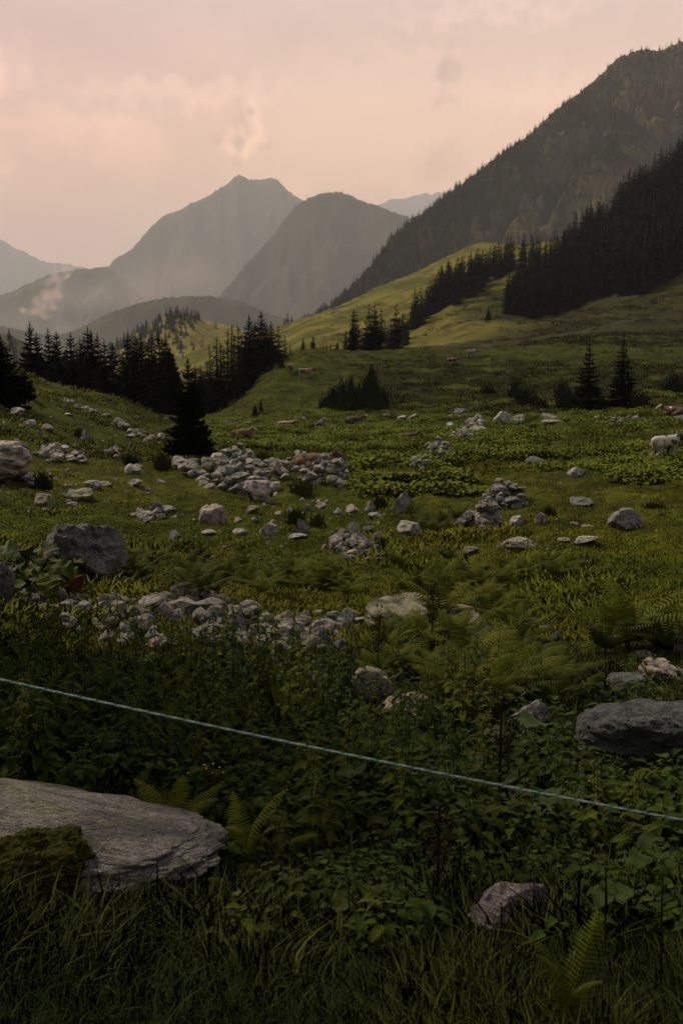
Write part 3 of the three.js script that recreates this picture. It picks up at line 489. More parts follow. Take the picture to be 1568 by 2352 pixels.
{
  const R = rng(61), pick = (a) => a[Math.floor(R() * a.length)], big = (s, o) => rockGeo(s, o.d ?? 22, o);
  const S = M.stone;
  // boulders that stand out
  rock(-26, 1098, 190, 74, { geo: big(101, { top: .62, cuts: 7, uv: .5, layer: 2 }), mat: S[3], label: 'big pale flat-topped boulder cut by the frame edge on the stony slope', deep: .7 });
  rock(203, 1338, 186, 130, { geo: big(102, { cuts: 8, top: .7, uv: .6, lichen: .9, layer: 1.8, moss: .0 }), mat: S[4], label: 'large dark boulder with pale lichen top behind the big dock leaves', deep: .75 });
  rock(-6, 1392, 84, 98, { geo: big(103, { cuts: 8, uv: .5, moss: .02, lichen: .8 }), mat: S[4], label: 'mossy boulder at the frame edge beside the big dock leaves' });
  rock(490, 1208, 66, 46, { geo: big(104, { cuts: 6, near: .4, d: 14 }), mat: S[3], label: 'pinkish pyramid shaped boulder alone in the grass below the stone pile' });
  rock(590, 1156, 78, 50, { geo: big(105, { cuts: 7, d: 16, top: .7 }), mat: S[3], label: 'largest smooth boulder at the foot of the big stone pile', turn: .5 });
  rock(922, 1180, 48, 52, { geo: big(107, { cuts: 6, near: .42, d: 14 }), mat: S[2], label: 'upright pointed grey boulder standing beside a leafy bush' });
  const list = [
    [848, 1178, 34, 30, 2, 'block', 'grey angular boulder beside the leafy bush, shorter than the pointed one'], [859, 1193, 38, 15, 1, 'slab', 'flat pale stone in front of the angular grey boulder by the bush'], [809, 1180, 40, 22, 3, 'block', 'pink flat-topped stone beside the angular grey boulder'],
    [776, 1182, 26, 16, 1, 'block', 'small pale stone next to the pink flat-topped stone'], [737, 1170, 30, 16, 1, 'block', 'low pale stone in the turf below the end of the stone pile'], [706, 1172, 22, 14, 2, 'block', 'small grey stone beside the low pale stone under the pile'], [581, 1180, 36, 18, 1, 'slab', 'whitish wedge stone just below the largest smooth boulder'],
    [697, 1230, 36, 42, 2, 'block', 'tall dark-sided stone leaning in front of a fern bush'], [618, 1232, 50, 32, 0, 'block', 'lumpy grey boulder with rounded back below the pink pyramid'], [551, 1230, 40, 16, 1, 'slab', 'flat whitish stone near the lumpy grey boulder'], [812, 1238, 38, 42, 1, 'block', 'upright pale block in the middle cluster of broken stones'], [790, 1236, 32, 24, 2, 'block', 'dark stone against the upright pale block'],
    [938, 1228, 68, 30, 0, 'slab', 'long low boulder with a notched edge beside the ferns'], [869, 1240, 30, 20, 0, 'block', 'round grey stone half way between cluster and long low boulder'], [686, 1240, 52, 13, 1, 'slab', 'thin pale slab lying below the tall dark-sided stone'], [845, 1222, 34, 12, 2, 'slab', 'thin dark slab leaning by the upright pale block'],
    [1185, 1206, 42, 26, 1, 'block', 'squarish stone in front of the taller dry stone heap'], [1240, 1206, 30, 30, 3, 'block', 'pinkish upright stone standing apart from the taller stone heap'], [1190, 1266, 112, 26, 5, 'slab', 'long flat lichen-covered slab in short grass below the stone heaps'], [1078, 1278, 48, 22, 5, 'slab', 'small lichen-covered slab beside the long flat slab'], [1184, 1318, 50, 26, 2, 'block', 'rough grey stone among ferns below the long flat slab'],
    [1436, 1218, 92, 52, 2, 'block', 'big rough boulder with pale patches lying alone in the short turf'], [1349, 1215, 38, 8, 1, 'slab', 'thin whitish slab flush with the short grass, nearer the stone heap'], [1318, 1208, 22, 8, 3, 'slab', 'small reddish flat stone in the short grass'], [1342, 1250, 66, 16, 1, 'slab', 'whitish sliver of rock breaking through the short grass'], [1296, 1244, 38, 7, 3, 'slab', 'brownish flat stone next to the whitish sliver'], [1336, 1162, 68, 20, 2, 'slab', 'dark low slab half sunk in grass behind the white slivers'],
    [1321, 1096, 50, 22, 0, 'block', 'pale lumpy stone in open grass above the dark low slab'], [1229, 1068, 50, 20, 4, 'block', 'dark smooth stone beside the leafy dock patch'], [1152, 976, 54, 34, 0, 'block', 'large pale boulder of the pair under the shaded slope'], [1190, 976, 36, 26, 0, 'block', 'smaller boulder of the pair under the shaded slope'], [1263, 968, 50, 20, 2, 'block', 'low grey boulder at the foot of the dark shrubs'], [1268, 972, 60, 8, 2, 'slab', 'thin slab in front of the low grey boulder under the shrubs'],
    [1060, 955, 44, 18, 4, 'block', 'very dark boulder at the top of the stony row'], [1036, 980, 24, 10, 1, 'block', 'small pale stone beside the stony row, upper one'], [1560, 1100, 30, 8, 0, 'slab', 'flat grey stone beside the white cow'], [1560, 968, 40, 14, 4, 'block', 'dark stone near the frame edge behind the white cow'], [1485, 1063, 40, 9, 2, 'slab', 'flat stone just below the hooves of the white cow'],
    [39, 955, 46, 20, 0, 'block', 'rounded grey stone below the low spreading conifer'], [70, 978, 32, 14, 1, 'block', 'pale stone just below the rounded grey stone on the slope'], [111, 990, 30, 17, 3, 'block', 'pinkish wedge stone on the open slope'], [196, 1014, 34, 28, 4, 'block', 'dark split stone beside a small shrub on the slope'], [155, 957, 26, 8, 1, 'slab', 'thin pale slab high on the grass slope'], [307, 1090, 46, 26, 1, 'block', 'pale stone with pointed top on the lower slope'], [318, 1078, 26, 13, 0, 'block', 'flat stone behind the pale pointed one'],
    [215, 1122, 44, 18, 0, 'slab', 'grey slab lying on the slope above the rough mossy boulder'], [240, 1118, 40, 12, 1, 'slab', 'thin pale slab touching the grey slab on the slope'], [186, 1152, 76, 30, 5, 'block', 'rough speckled boulder above the large lichen-topped one'], [103, 1162, 50, 28, 5, 'slab', 'slanting slab near the frame edge below the dark shrub'], [168, 1166, 30, 12, 0, 'slab', 'small slab tucked beneath the rough speckled boulder'], [311, 1118, 40, 18, 0, 'block', 'grey stone pair leaning together on the lower slope'],
    [387, 1182, 46, 20, 0, 'slab', 'ridged stone in front of the small rubble patch'], [404, 1240, 32, 22, 2, 'block', 'grey stone slanting out of turf below the rubble patch'], [481, 1230, 42, 12, 1, 'slab', 'flat pale stone under the pink pyramid boulder'], [548, 1200, 24, 12, 3, 'block', 'small pinkish stone between pyramid and lumpy boulders'], [640, 1186, 26, 12, 1, 'block', 'small white stone below the green shrub at the pile'],
    [1268, 1548, 50, 36, 0, 'block', 'pale stone in the turf above the dark bank of plants'], [1279, 1470, 30, 20, 2, 'block', 'small grey pointed stone alone in the short turf'], [1250, 1449, 36, 10, 2, 'slab', 'thin grey slab just above the small pointed stone in the turf'], [1440, 1606, 110, 52, 4, 'slab', 'dark stone directly behind the wide lichen-edged boulder'], [1515, 1568, 120, 40, 3, 'slab', 'brownish slab further behind the wide lichen-edged boulder'], [1572, 1512, 60, 52, 2, 'block', 'grey boulder cut by the frame edge beside the dark fern'], [1480, 1512, 60, 12, 0, 'slab', 'thin pale slab under the dark fern'],
    [850, 1610, 120, 78, 5, 'block', 'yellowish boulder half hidden by nettles, the one nearer the scree'], [936, 1668, 130, 80, 3, 'block', 'pale smooth boulder half hidden by nettles above the bent dock leaf'], [738, 1572, 60, 30, 5, 'slab', 'small yellowish slab showing through the nettle tops'], [1356, 1768, 70, 66, 5, 'block', 'mossy stone in front of the wide lichen-edged boulder'], [1398, 1795, 38, 50, 0, 'block', 'narrow pale stone beside the grass tuft and mossy stone'],
    [1205, 1700, 130, 90, 2, 'block', 'grey stone largely covered by broad dock leaves'], [1092, 1478, 110, 62, 5, 'block', 'lichen-covered rock rising among tall ferns'], [1040, 1432, 60, 30, 5, 'slab', 'small lichen slab behind the rock among the ferns'],
  ];
  for (const [px, py, w, h, m, kind, label] of list) rock(px, py, w * .9, h * .9, { geo: w > 90 ? big(200 + Math.round(px), { top: kind === 'slab' ? .6 : undefined, cuts: 9, d: 16, uv: .4 }) : pick(G[kind]), mat: S[m], label, turn: between(R, -.7, .7), bury: .34 });
  // the nearest big ones
  rock(962, 1440, 270, 52, { geo: big(113, { cuts: 6, top: .5, uv: .6, d: 30, lichen: .9, moss: .16 }), mat: stoneMat(.22, .205, .13), label: 'broad half-buried boulder with ferns growing over its near side', turn: .3, deep: .9 });
  rock(1478, 1818, 306, 178, { geo: big(114, { cuts: 7, top: .55, uv: .8, d: 40, layer: 2, lichen: .55 }), mat: stoneMat(.115, .12, .13, .05), label: 'wide blue-grey boulder with yellow lichen along its upper edge', turn: -.15, deep: .75 });
  rock(1168, 2150, 176, 104, { geo: big(115, { cuts: 7, top: .7, uv: .6, d: 26, lichen: .4 }), mat: stoneMat(.3, .235, .245), label: 'small pinkish stone spotted with yellow lichen in the nearest grass', turn: .2 });
  rock(-60, 2080, 1150, 168, { geo: wedge(rockGeo(131, 60, { cuts: 0, uv: 1.3, layer: 1.1, lichen: .8, rough: .1, grit: .01, moss: .0 })), mat: stoneMat(.165, .155, .14, .03), label: 'long smooth grey boulder sloping down into the nearest grass under the rope', turn: .05, deep: .5, bury: .3 });
  rock(190, 2020, 52, 60, { geo: pick(G.block), mat: S[1], label: 'small whitish upright chip leaning against the long smooth boulder', bury: .1 });

  // heaps and rubble: one thing each, every stone a part
  function heap(name, label, category, n, areas, size, o = {}) {
    const root = new THREE.Group(), Rr = rng(o.seed), found = [];
    for (let k = 0; found.length < n && k < n * 20; k++) {
      const [cx, cy, rx, ry, lift = 0] = areas[k % areas.length], a = Rr() * 6.283, d = Math.sqrt(Rr());
      const hit = groundAt(cx + Math.cos(a) * d * rx, cy + Math.sin(a) * d * ry); if (!hit) continue;
      const px = between(Rr, size[0], size[1]) * (Rr() < .12 ? 1.6 : 1), w = px * hit.r / FOCAL;
      found.push({ p: hit.p, w, up: lift * (1 - d * d) * Rr() });
    }
    const c = found.reduce((s, f) => s.add(f.p), new THREE.Vector3()).multiplyScalar(1 / found.length); c.y = ground(c.x, c.z);
    root.position.copy(c);
    for (const f of found) {
      const m = part(root, 'stone', f.w > .55 || o.fine ? pick(G.block) : pick(G.pebble), S[pick(o.tones ?? [0, 0, 1, 1, 2, 3])]);
      const hh = f.w * between(Rr, .42, .85);
      m.scale.set(f.w / 2, hh / 2, f.w * between(Rr, .32, .5)); m.rotation.set(between(Rr, -.4, .4), Rr() * 6.28, between(Rr, -.4, .4));
      m.position.copy(f.p).sub(c); m.position.y += hh * .28 + f.up;
      stoneSpots.push([f.p.x, f.p.z, f.w * .45]);
    }
    return put(root, name, label, category);
  }
  heap('stone_pile', 'long rambling pile of pale broken stones beside the lone spruce', 'stone pile', 292, [[470, 1078, 62, 22, .3], [545, 1082, 50, 40, 1.5], [560, 1105, 60, 30, .9], [620, 1100, 60, 32, .8], [690, 1092, 60, 30, 1.0], [755, 1098, 46, 28, 1.1], [600, 1132, 40, 16, .2], [545, 1110, 90, 20, .6]], [14, 30], { seed: 71, fine: true });
  heap('stone_pile', 'taller dry stone heap of grey blocks standing in open grass', 'stone pile', 170, [[1158, 1160, 54, 14, .55], [1150, 1156, 42, 12, .85], [1172, 1158, 38, 12, .75]], [13, 24], { seed: 72, fine: true, tones: [0, 2, 2, 4, 0, 1] });
  heap('stone_pile', 'lower dry stone heap in front of the taller one', 'stone pile', 64, [[1100, 1208, 48, 12, .4], [1108, 1204, 38, 11, .6]], [18, 34], { seed: 73, fine: true, tones: [0, 1, 2, 2, 3] });
  heap('stone_row', 'broken row of pale stones running across the leafy meadow', 'stone row', 140, [[1085, 985, 22, 14, .7], [1060, 1004, 22, 10, .4], [1000, 1048, 34, 16, .9], [965, 1070, 26, 14, .5], [1010, 1040, 30, 8, .9], [1092, 972, 16, 8, .6]], [9, 21], { seed: 74 });
  heap('rubble', 'wide spread of broken rock slabs behind the nettles', 'rubble', 290, [[420, 1400, 130, 34, .1], [560, 1440, 120, 44, .12], [680, 1470, 120, 34, .1], [250, 1420, 120, 40, .1], [360, 1450, 150, 44, .12], [600, 1490, 130, 30, .1], [150, 1400, 70, 20, .05], [740, 1440, 90, 30, .05]], [24, 52], { seed: 75, fine: true, tones: [0, 0, 2, 3, 5, 5, 4] });
  heap('rubble', 'cluster of small broken stones trailing below the upright pale block', 'rubble', 62, [[815, 1262, 48, 16, .15], [835, 1282, 50, 16, .1], [800, 1245, 36, 12, .1]], [12, 30], { seed: 76, fine: true });
  heap('rubble', 'small patch of rubble on the grass beside the pink pyramid boulder', 'rubble', 22, [[345, 1188, 42, 14, .1]], [14, 30], { seed: 77, fine: true });
  heap('rubble', 'scatter of pale stones in the middle of the grass slope', 'rubble', 46, [[135, 1045, 50, 20, .1], [165, 1058, 40, 12, .1], [110, 1042, 34, 12, .1]], [9, 24], { seed: 78, fine: true });
  heap('rubble', 'thin line of stones high on the grass slope below the grove', 'rubble', 30, [[185, 936, 14, 5, .1], [215, 948, 26, 7, .1], [240, 956, 14, 5, .1], [160, 926, 12, 4, .1]], [7, 15], { seed: 79 });
  heap('rubble', 'line of stones on the slope near the foot of the lone spruce', 'rubble', 34, [[270, 982, 18, 8, .1], [310, 998, 26, 8, .1], [350, 1010, 26, 8, .1]], [8, 18], { seed: 80 });
  heap('rubble', 'little knot of stones on the slope above the pale pointed stone', 'rubble', 14, [[262, 1042, 20, 9, .1]], [9, 18], { seed: 81 });
  heap('rubble', 'stones strewn along the foot of the slope under the slender spruces', 'rubble', 40, [[1390, 968, 54, 5, .1], [1450, 966, 40, 6, .1], [1500, 975, 20, 5, .05]], [7, 14], { seed: 82, tones: [2, 2, 4, 0] });
  heap('rubble', 'thin line of stones at the foot of the knoll behind the resting cows', 'rubble', 40, [[560, 974, 50, 3, .1], [720, 965, 60, 3, .1], [900, 958, 70, 3, .1], [1030, 958, 30, 3, .1]], [6, 12], { seed: 83, tones: [0, 1, 2] });
  heap('rubble', 'stones and chips in the dark gap under the frame edge boulder', 'rubble', 16, [[40, 1100, 36, 12, .1], [70, 1108, 20, 10, .1]], [12, 26], { seed: 84, fine: true });
  // single stones lying about
  const strewn = (n, area, size, label, group, tones = [0, 0, 1, 1, 2, 3]) => {
    for (let i = 0, k = 0; i < n && k < n * 8; k++) {
      const px = between(R, area[0], area[2]), py = between(R, area[1], area[3]), w = between(R, size[0], size[1]) * (R() < .2 ? 1.5 : 1);
      if (rock(px, py, w, w * between(R, .28, .55), { geo: w > 20 ? pick(G.block) : pick(G.pebble), mat: S[pick(tones)], label, group, turn: R() * 6, name: 'stone', category: 'stone', bury: .42 })) i++;
    }
  };
  strewn(120, [0, 955, 400, 1180], [4, 14], 'small loose stone lying on the grass slope', 'small stones on the grass slope');
  strewn(95, [380, 1150, 900, 1300], [4, 15], 'small loose stone in the turf between stone pile and scree', 'small stones between pile and scree');
  strewn(26, [900, 1090, 1400, 1300], [4, 13], 'small loose stone in the open meadow around the stone heaps', 'small stones around the stone heaps', [0, 1, 2]);
  strewn(26, [640, 815, 1500, 960], [3, 7], 'little stone on the shaded slope of the knoll', 'little stones on the knoll', [0, 2, 1]);
  strewn(14, [900, 1350, 1400, 1480], [6, 12], 'little stone in the short turf among the ferns', 'little stones among the ferns', [0, 2, 5]);
}
// ---------------------------------------------------------------- plants
const leafMat = (r, g, b, t = .3, rough = .75) => new THREE.MeshPhysicalMaterial({ color: rgb(r, g, b), map: T.leaf, roughness: rough, transmission: t, thickness: 0, ior: 1.3, specularIntensity: .16 });
const solidMat = (r, g, b) => matte({ color: rgb(r, g, b), roughness: .85 });
M.nettle = [leafMat(.05, .066, .005), leafMat(.09, .1, .007), leafMat(.028, .044, .005), leafMat(.07, .075, .006), leafMat(.04, .06, .012)];
M.dock = [leafMat(.04, .058, .012, .25, .55), leafMat(.042, .058, .02, .2, .5), leafMat(.062, .076, .008, .3, .6)];
M.fern = [leafMat(.09, .1, .006), leafMat(.12, .12, .007), leafMat(.058, .07, .006), leafMat(.15, .155, .012)];
M.stem = solidMat(.045, .05, .016); M.dead = solidMat(.018, .011, .008); M.petal = solidMat(.75, .42, .01); M.red = leafMat(.075, .022, .01, .15); M.moss = matte({ color: rgb(.034, .034, .005), map: T.grass, bumpMap: T.grass, bumpScale: .01 });
// a blade of leaf: rows along its length, bent, folded on the midrib, with a toothed or wavy edge. Points along +z, upper side +y
function leafGeo(o) {
  const n = o.rows, pos = [], uv = [], idx = [];
  for (let i = 0; i <= n; i++) {
    const t = i / n, a = -o.bend * t + (o.lift ?? 0), z = o.bend ? (Math.sin(o.lift ?? 0) - Math.sin(a)) / o.bend * (1) : t, yy = o.bend ? (Math.cos(a) - Math.cos(o.lift ?? 0)) / o.bend : 0;
    const w = o.shape(t) * (1 + (i % 2 ? o.tooth ?? 0 : -(o.tooth ?? 0))) * .5, wave = (o.wave ?? 0) * (Math.sin(t * 11 + (o.ph ?? 0)) + .6 * Math.sin(t * 23 + 2 * (o.ph ?? 0)));
    const cz = o.bend ? Math.abs(z) : t;
    for (const [s, k] of [[-1, 1], [-.5, .5], [0, 0], [.5, .5], [1, 1]]) { pos.push(s * w, yy + o.fold * Math.abs(s) * w + wave * Math.abs(s) * w * (s > 0 ? 1 : -.7), cz); uv.push(s * .3 + .5, t); }
  }
  for (let i = 0; i < n; i++) for (let k = 0; k < 4; k++) { const a = i * 5 + k; idx.push(a, a + 5, a + 1, a + 1, a + 5, a + 6); }
  return geom(pos, idx, null, uv);
}
const ovate = (t) => 1.05 * Math.pow(Math.sin(Math.PI * Math.pow(t, .62)), .85) * (1 - .25 * t) * .62;
const nettleLeaf = [.9, 1.3, 1.7].map((b, i) => leafGeo({ rows: 7, bend: b, lift: .35, fold: .28, tooth: .14, shape: ovate, ph: i }));
const broad = (t) => .92 * Math.pow(Math.sin(Math.PI * Math.pow(clamp(t, 0, 1), .55)), .6) * (1 - .12 * t);
const dockLeaf = [[.8, .3], [1.3, .36], [1.8, .26]].map(([b, w], i) => leafGeo({ rows: 16, bend: b, lift: .5, fold: .25, tooth: .02, wave: w * .6, shape: broad, ph: i * 2 }));
// a fern frond: a curved midrib with toothed leaflets in pairs, one unit long along +z
function frondGeo(seed, pairs, fine) {
  const R = rng(seed), pos = [], uv = [], tri = (...p) => { for (const q of p) { pos.push(...q); uv.push(q[0] + .5, q[2]); } };
  const bend = between(R, .7, 1.3), lift = 1.15, P = (t) => { const a = lift - bend * t * 1.1; return [.02 * Math.sin(t * 4 + seed), (Math.cos(lift - bend * t * 1.1) - Math.cos(lift)) / (bend * 1.1), (Math.sin(lift) - Math.sin(a)) / (bend * 1.1)]; };
  for (let i = 0; i < 12; i++) { const a = P(i / 12), b = P((i + 1) / 12), w = .007 * (1 - i / 13); tri([a[0] - w, a[1], a[2]], [a[0] + w, a[1], a[2]], [b[0], b[1], b[2]]); tri([a[0], a[1] - w, a[2]], [a[0], a[1] + w, a[2]], [b[0], b[1], b[2]]); }
  for (let i = 0; i < pairs; i++) {
    const t = .12 + .88 * i / pairs, p = P(t), q = P(Math.min(1, t + .02)), dir = [q[0] - p[0], q[1] - p[1], q[2] - p[2]], l = Math.hypot(...dir) || 1, d = dir.map((c) => c / l);
    const L = .215 * Math.pow(Math.sin(Math.PI * Math.pow(.1 + .9 * t, .75)), .8) * between(R, .88, 1.08) + .012, wd = .95 / pairs * (fine ? .48 : .3);
    for (const s of [-1, 1]) {
      const out = [s * .93, -.1 - R() * .15, 0], fwd = .34, seg = fine ? 7 : 3;
      const Q = (u, side) => { const ww = wd * (1 - .75 * u * u) * (side ? 1 : 0), k = side; return [0, 1, 2].map((c) => p[c] + out[c] * L * u + d[c] * (fwd * L * u + k * ww) - (c === 1 ? .12 * L * u * u : 0)); };
      if (fine) for (let m = 0; m < seg; m++) { const u0 = m / seg, u1 = (m + .82) / seg, u2 = (m + 1) / seg; tri(Q(u0, 0), Q(u2, 0), Q(u1, s)); tri(Q(u0, 0), Q(u1, -s), Q(u2, 0)); }
      else for (let m = 0; m < 2; m++) { const u0 = m / 2, u1 = (m + 1) / 2; tri(Q(u0, -1), Q(u0, 1), Q(u1, .9)); tri(Q(u0, -1), Q(u1, .9), Q(u1, -.9)); }
    }
  }
  return geom(pos, null, null, uv);
}
const frondFine = [1, 2, 3].map((s) => frondGeo(s, 24, true)), frondPlain = [4, 5, 6].map((s) => frondGeo(s, 19, false));
const stalk = (() => { const g = new THREE.CylinderGeometry(.004, .007, 1, 5, 3); g.translate(0, .5, 0); return g; })();
function fern(p, size, n, o = {}) {
  const R = o.R, root = new THREE.Group(), set = p.length() < 9 ? frondFine : frondPlain;
  root.position.copy(p); root.rotation.y = R() * 6.28;
  for (let i = 0; i < n; i++) {
    const m = part(root, 'frond', set[i % set.length], M.fern[o.tone ?? Math.floor(R() * 3)]);
    const s = size * between(R, .75, 1.1); m.scale.set(s * (o.slim ?? .95), s * (o.up ?? 1), s);
    m.rotation.set(between(R, -.3, .12) - (o.erect ?? 0), i / n * 6.28 + between(R, -.35, .35), between(R, -.15, .15), 'YXZ');
  }
  return put(root, 'fern', o.label, 'fern', o.group);
}
function dock(p, size, n, o = {}) {
  const R = o.R, root = new THREE.Group(); root.position.copy(p);
  for (let i = 0; i < n; i++) {
    const a = i / n * 6.28 + between(R, -.5, .5), up = size * between(R, .4, 1.05), out = size * between(R, .15, .5), s = size * between(R, .55, 1);
    const st = part(root, 'stem', stalk, M.stem); const v = new THREE.Vector3(Math.sin(a) * out, up, Math.cos(a) * out);
    st.quaternion.setFromUnitVectors(new THREE.Vector3(0, 1, 0), v.clone().normalize()); st.scale.set(1.2, v.length(), 1.2);
    const lf = part(root, 'leaf', dockLeaf[Math.floor(R() * 3)], M.dock[o.tone ?? Math.floor(R() * 3)]);
    lf.position.copy(v); lf.rotation.set(between(R, -.1, .7), a + between(R, -.5, .5), between(R, -.3, .3), 'YXZ'); lf.scale.setScalar(s);
  }
  return put(root, 'dock_plant', o.label, 'plant', o.group);
}
const nettleProto = [];
function nettle(p, h, o = {}) {
  const R = o.R, root = new THREE.Group(), pairs = o.pairs ?? 8, sparse = o.merged;
  const st = part(root, 'stem', stalk, M.stem); st.scale.set(h, h, h); st.rotation.set(between(R, -.08, .08), 0, between(R, -.08, .08));
  const mat = M.nettle[o.tone ?? Math.floor(R() * 3)], mats = [], q = new THREE.Matrix4(), d = new THREE.Object3D(); d.rotation.order = 'YXZ';
  let turn = R() * 3;
  for (let k = 0; k < pairs; k++) {
    const t = .3 + .68 * k / (pairs - 1), s = h * lerp(.2, .06, Math.pow(t, 2.0)) * between(R, .8, 1.15); turn += Math.PI / 2 + between(R, -.25, .25);
    for (const side of [0, Math.PI]) {
      d.position.set(Math.sin(st.rotation.z) * -t * h, t * h, Math.sin(st.rotation.x) * t * h); d.rotation.set(between(R, .0, .55), turn + side + between(R, -.2, .2), between(R, -.2, .2)); d.scale.set(s * .82, s, s * 1.15); d.updateMatrix();
      if (sparse) { mats.push(nettleLeaf[Math.floor(R() * 3)].clone().applyMatrix4(d.matrix)); continue; }
      const lf = part(root, 'leaf', nettleLeaf[Math.floor(R() * 3)], mat); lf.position.copy(d.position); lf.rotation.copy(d.rotation); lf.scale.copy(d.scale);
    }
  }
  if (sparse) { const f = part(root, 'foliage', mergeGeometries(mats), mat); f.userData.kind = 'stuff'; }
  root.position.copy(p); root.rotation.y = R() * 6.28;
  return root;
}
const clearOfStones = (p, m = 0) => stoneSpots.every(([x, z, r]) => (p.x - x) ** 2 + (p.z - z) ** 2 > (r + m) ** 2);
{
  const R = rng(81);
  // ---- nettles of the thicket: near ones leaf by leaf, the farther ones with joined foliage
  for (let i = 0; i < 8; i++) nettleProto.push(nettle(new THREE.Vector3(), 1, { R, pairs: 9 }));
  const farProto = []; for (let i = 0; i < 7; i++) farProto.push(nettle(new THREE.Vector3(), 1, { R, pairs: 8, merged: true }));
  const bed = (n, poly, hs, protos, label, group) => {
    for (let i = 0, k = 0; i < n && k < n * 40; k++) {
      const xs = poly.map((q) => q[0]), ys = poly.map((q) => q[1]), px = between(R, Math.min(...xs), Math.max(...xs)), py = between(R, Math.min(...ys), Math.max(...ys));
      if (!inside(px, py, poly)) continue;
      const g = groundAt(px, py); if (!g) continue;
      const o = protos[Math.floor(R() * protos.length)].clone(), h = between(R, hs[0], hs[1]);
      const tone = M.nettle[Math.floor(R() * 5)]; for (const c of o.children) if (c.name !== 'stem') c.material = tone;
      o.position.copy(g.p); o.position.y -= .02; o.rotation.set(between(R, -.1, .1), R() * 6.28, between(R, -.1, .1)); o.scale.setScalar(h);
      put(o, 'nettle', label, 'nettle', group); i++;
    }
  };
  bed(62, [[-40, 1560], [300, 1560], [760, 1600], [800, 1700], [520, 1740], [-40, 1760]], [.5, .8], farProto, 'leafy nettle in the dense bed behind the rope below the scree', 'nettles in the bed behind the rope');
  bed(52, [[60, 1505], [820, 1540], [800, 1610], [60, 1590]], [.5, .8], farProto, 'nettle with its top in front of the broken rock slabs', 'nettles in front of the rock slabs');
  bed(30, [[-40, 1740], [90, 1740], [110, 1850], [-40, 1870]], [.45, .7], nettleProto, 'nettle growing just behind the long smooth grey boulder', 'nettles behind the long smooth boulder');
  bed(26, [[620, 1780], [880, 1760], [960, 1960], [640, 2040]], [.4, .62], nettleProto, 'nettle in the dark thicket under the middle of the rope', 'nettles under the middle of the rope');
  bed(40, [[860, 1620], [1120, 1640], [1180, 1900], [900, 1960]], [.4, .66], nettleProto, 'nettle among the broad dock leaves beneath the rope', 'nettles among the broad dock leaves');
  bed(24, [[1120, 1830], [1560, 1880], [1590, 1980], [1060, 1980]], [.3, .5], nettleProto, 'nettle in the dark growth behind the small pinkish stone', 'nettles behind the small pinkish stone');
  bed(24, [[100, 1730], [520, 1720], [640, 1800], [360, 1830]], [.35, .6], nettleProto, 'nettle in the shaded hollow under the rope above the ferns', 'nettles in the shaded hollow');
  bed(16, [[820, 1500], [1240, 1560], [1220, 1640], [840, 1620]], [.45, .65], farProto, 'nettle standing among the tall ferns', 'nettles among the tall ferns');

  // ---- ferns
  const F = (px, py, size, n, label, o = {}) => { const g = groundAt(px, py); if (g) fern(g.p, size, n, { R, label, ...o }); };
  F(400, 1925, .44, 7, 'bright fern beside the yellow buttercups under the rope', { fine: true, tone: 3, erect: .25 });
  F(345, 1900, .26, 5, 'smaller fern leaning against the bright one near the buttercups', { fine: true, tone: 0 });
  F(568, 1995, .42, 3, 'tall narrow fern with one bright upright frond in the dark thicket', { tone: 3, slim: .75, erect: .45 });
  F(640, 1975, .3, 3, 'pale fern frond slanting over the dark leaves beside the tall narrow fern', { fine: true, tone: 3, slim: .6 });
  F(718, 1995, .22, 3, 'small pale fern low in the dark leaves of the thicket', { fine: true, tone: 3, slim: .7 });
  F(1300, 2360, .3, 4, 'nearest tall fern rising blurred in front of the pinkish stone', { tone: 0, slim: .8, erect: .55 });
  F(560, 2060, .18, 4, 'tiny fern at the tip of the long smooth boulder', { fine: true, tone: 0 });
  F(1440, 1490, .95, 14, 'big spreading fern with dark shade beneath, near the frame edge', { fine: true, tone: 0 });
  F(1530, 1505, .8, 12, 'second spreading fern right above the frame edge boulder', { fine: true, tone: 2 });
  F(1390, 1500, .62, 10, 'fern on the dark bank beneath the big spreading one', { fine: true, tone: 2 });
  const grove = (n, area, size, label, group, o = {}) => { const hits = []; for (let k = 0; hits.length < n && k < n * 10; k++) { const g = groundAt(between(R, area[0], area[2]), between(R, area[1], area[3])); if (g) hits.push(g); } hits.sort((a, b) => a.az - b.az).forEach((g, i) => fern(g.p, between(R, ...size), o.fronds ?? 8, { R, label: `${nth[i]} ${label}`, group, tone: o.tone })); };
  grove(17, [1040, 1470, 1230, 1640], [.5, .72], 'tall yellowish fern in the thick stand around the lichen rock', 'tall ferns around the lichen rock', { fine: true });
  grove(13, [860, 1430, 1040, 1560], [.4, .62], 'fern on the near side of the broad half-buried boulder', 'ferns by the broad half-buried boulder', { fine: true });
  grove(16, [1010, 1320, 1240, 1450], [.5, .75], 'fern in the patch above the lichen rock beside the short turf', 'ferns beside the short turf', {});
  grove(10, [900, 1290, 1100, 1350], [.45, .65], 'fern in the patch below the long low boulder', 'ferns below the long low boulder', {});
  grove(9, [940, 1190, 1060, 1240], [.6, .9], 'dark fern growing against the lower dry stone heap', 'ferns against the lower stone heap', { tone: 2, fronds: 9 });
  grove(12, [420, 1290, 570, 1370], [.5, .8], 'fern in the patch behind the broken rock slabs', 'ferns behind the broken rock slabs', { tone: 2 });
  grove(14, [600, 1310, 830, 1370], [.45, .7], 'brownish fern in the band between rubble cluster and slabs', 'ferns between rubble cluster and slabs', { tone: 0 });
  grove(7, [300, 1290, 400, 1380], [.4, .7], 'fern beside the large lichen-topped dark boulder', 'ferns beside the lichen-topped boulder', { tone: 2 });
  grove(10, [1230, 1560, 1340, 1650], [.35, .5], 'small fern on the dark bank below the pale stone in the turf', 'small ferns on the dark bank', { fine: true, tone: 2 });
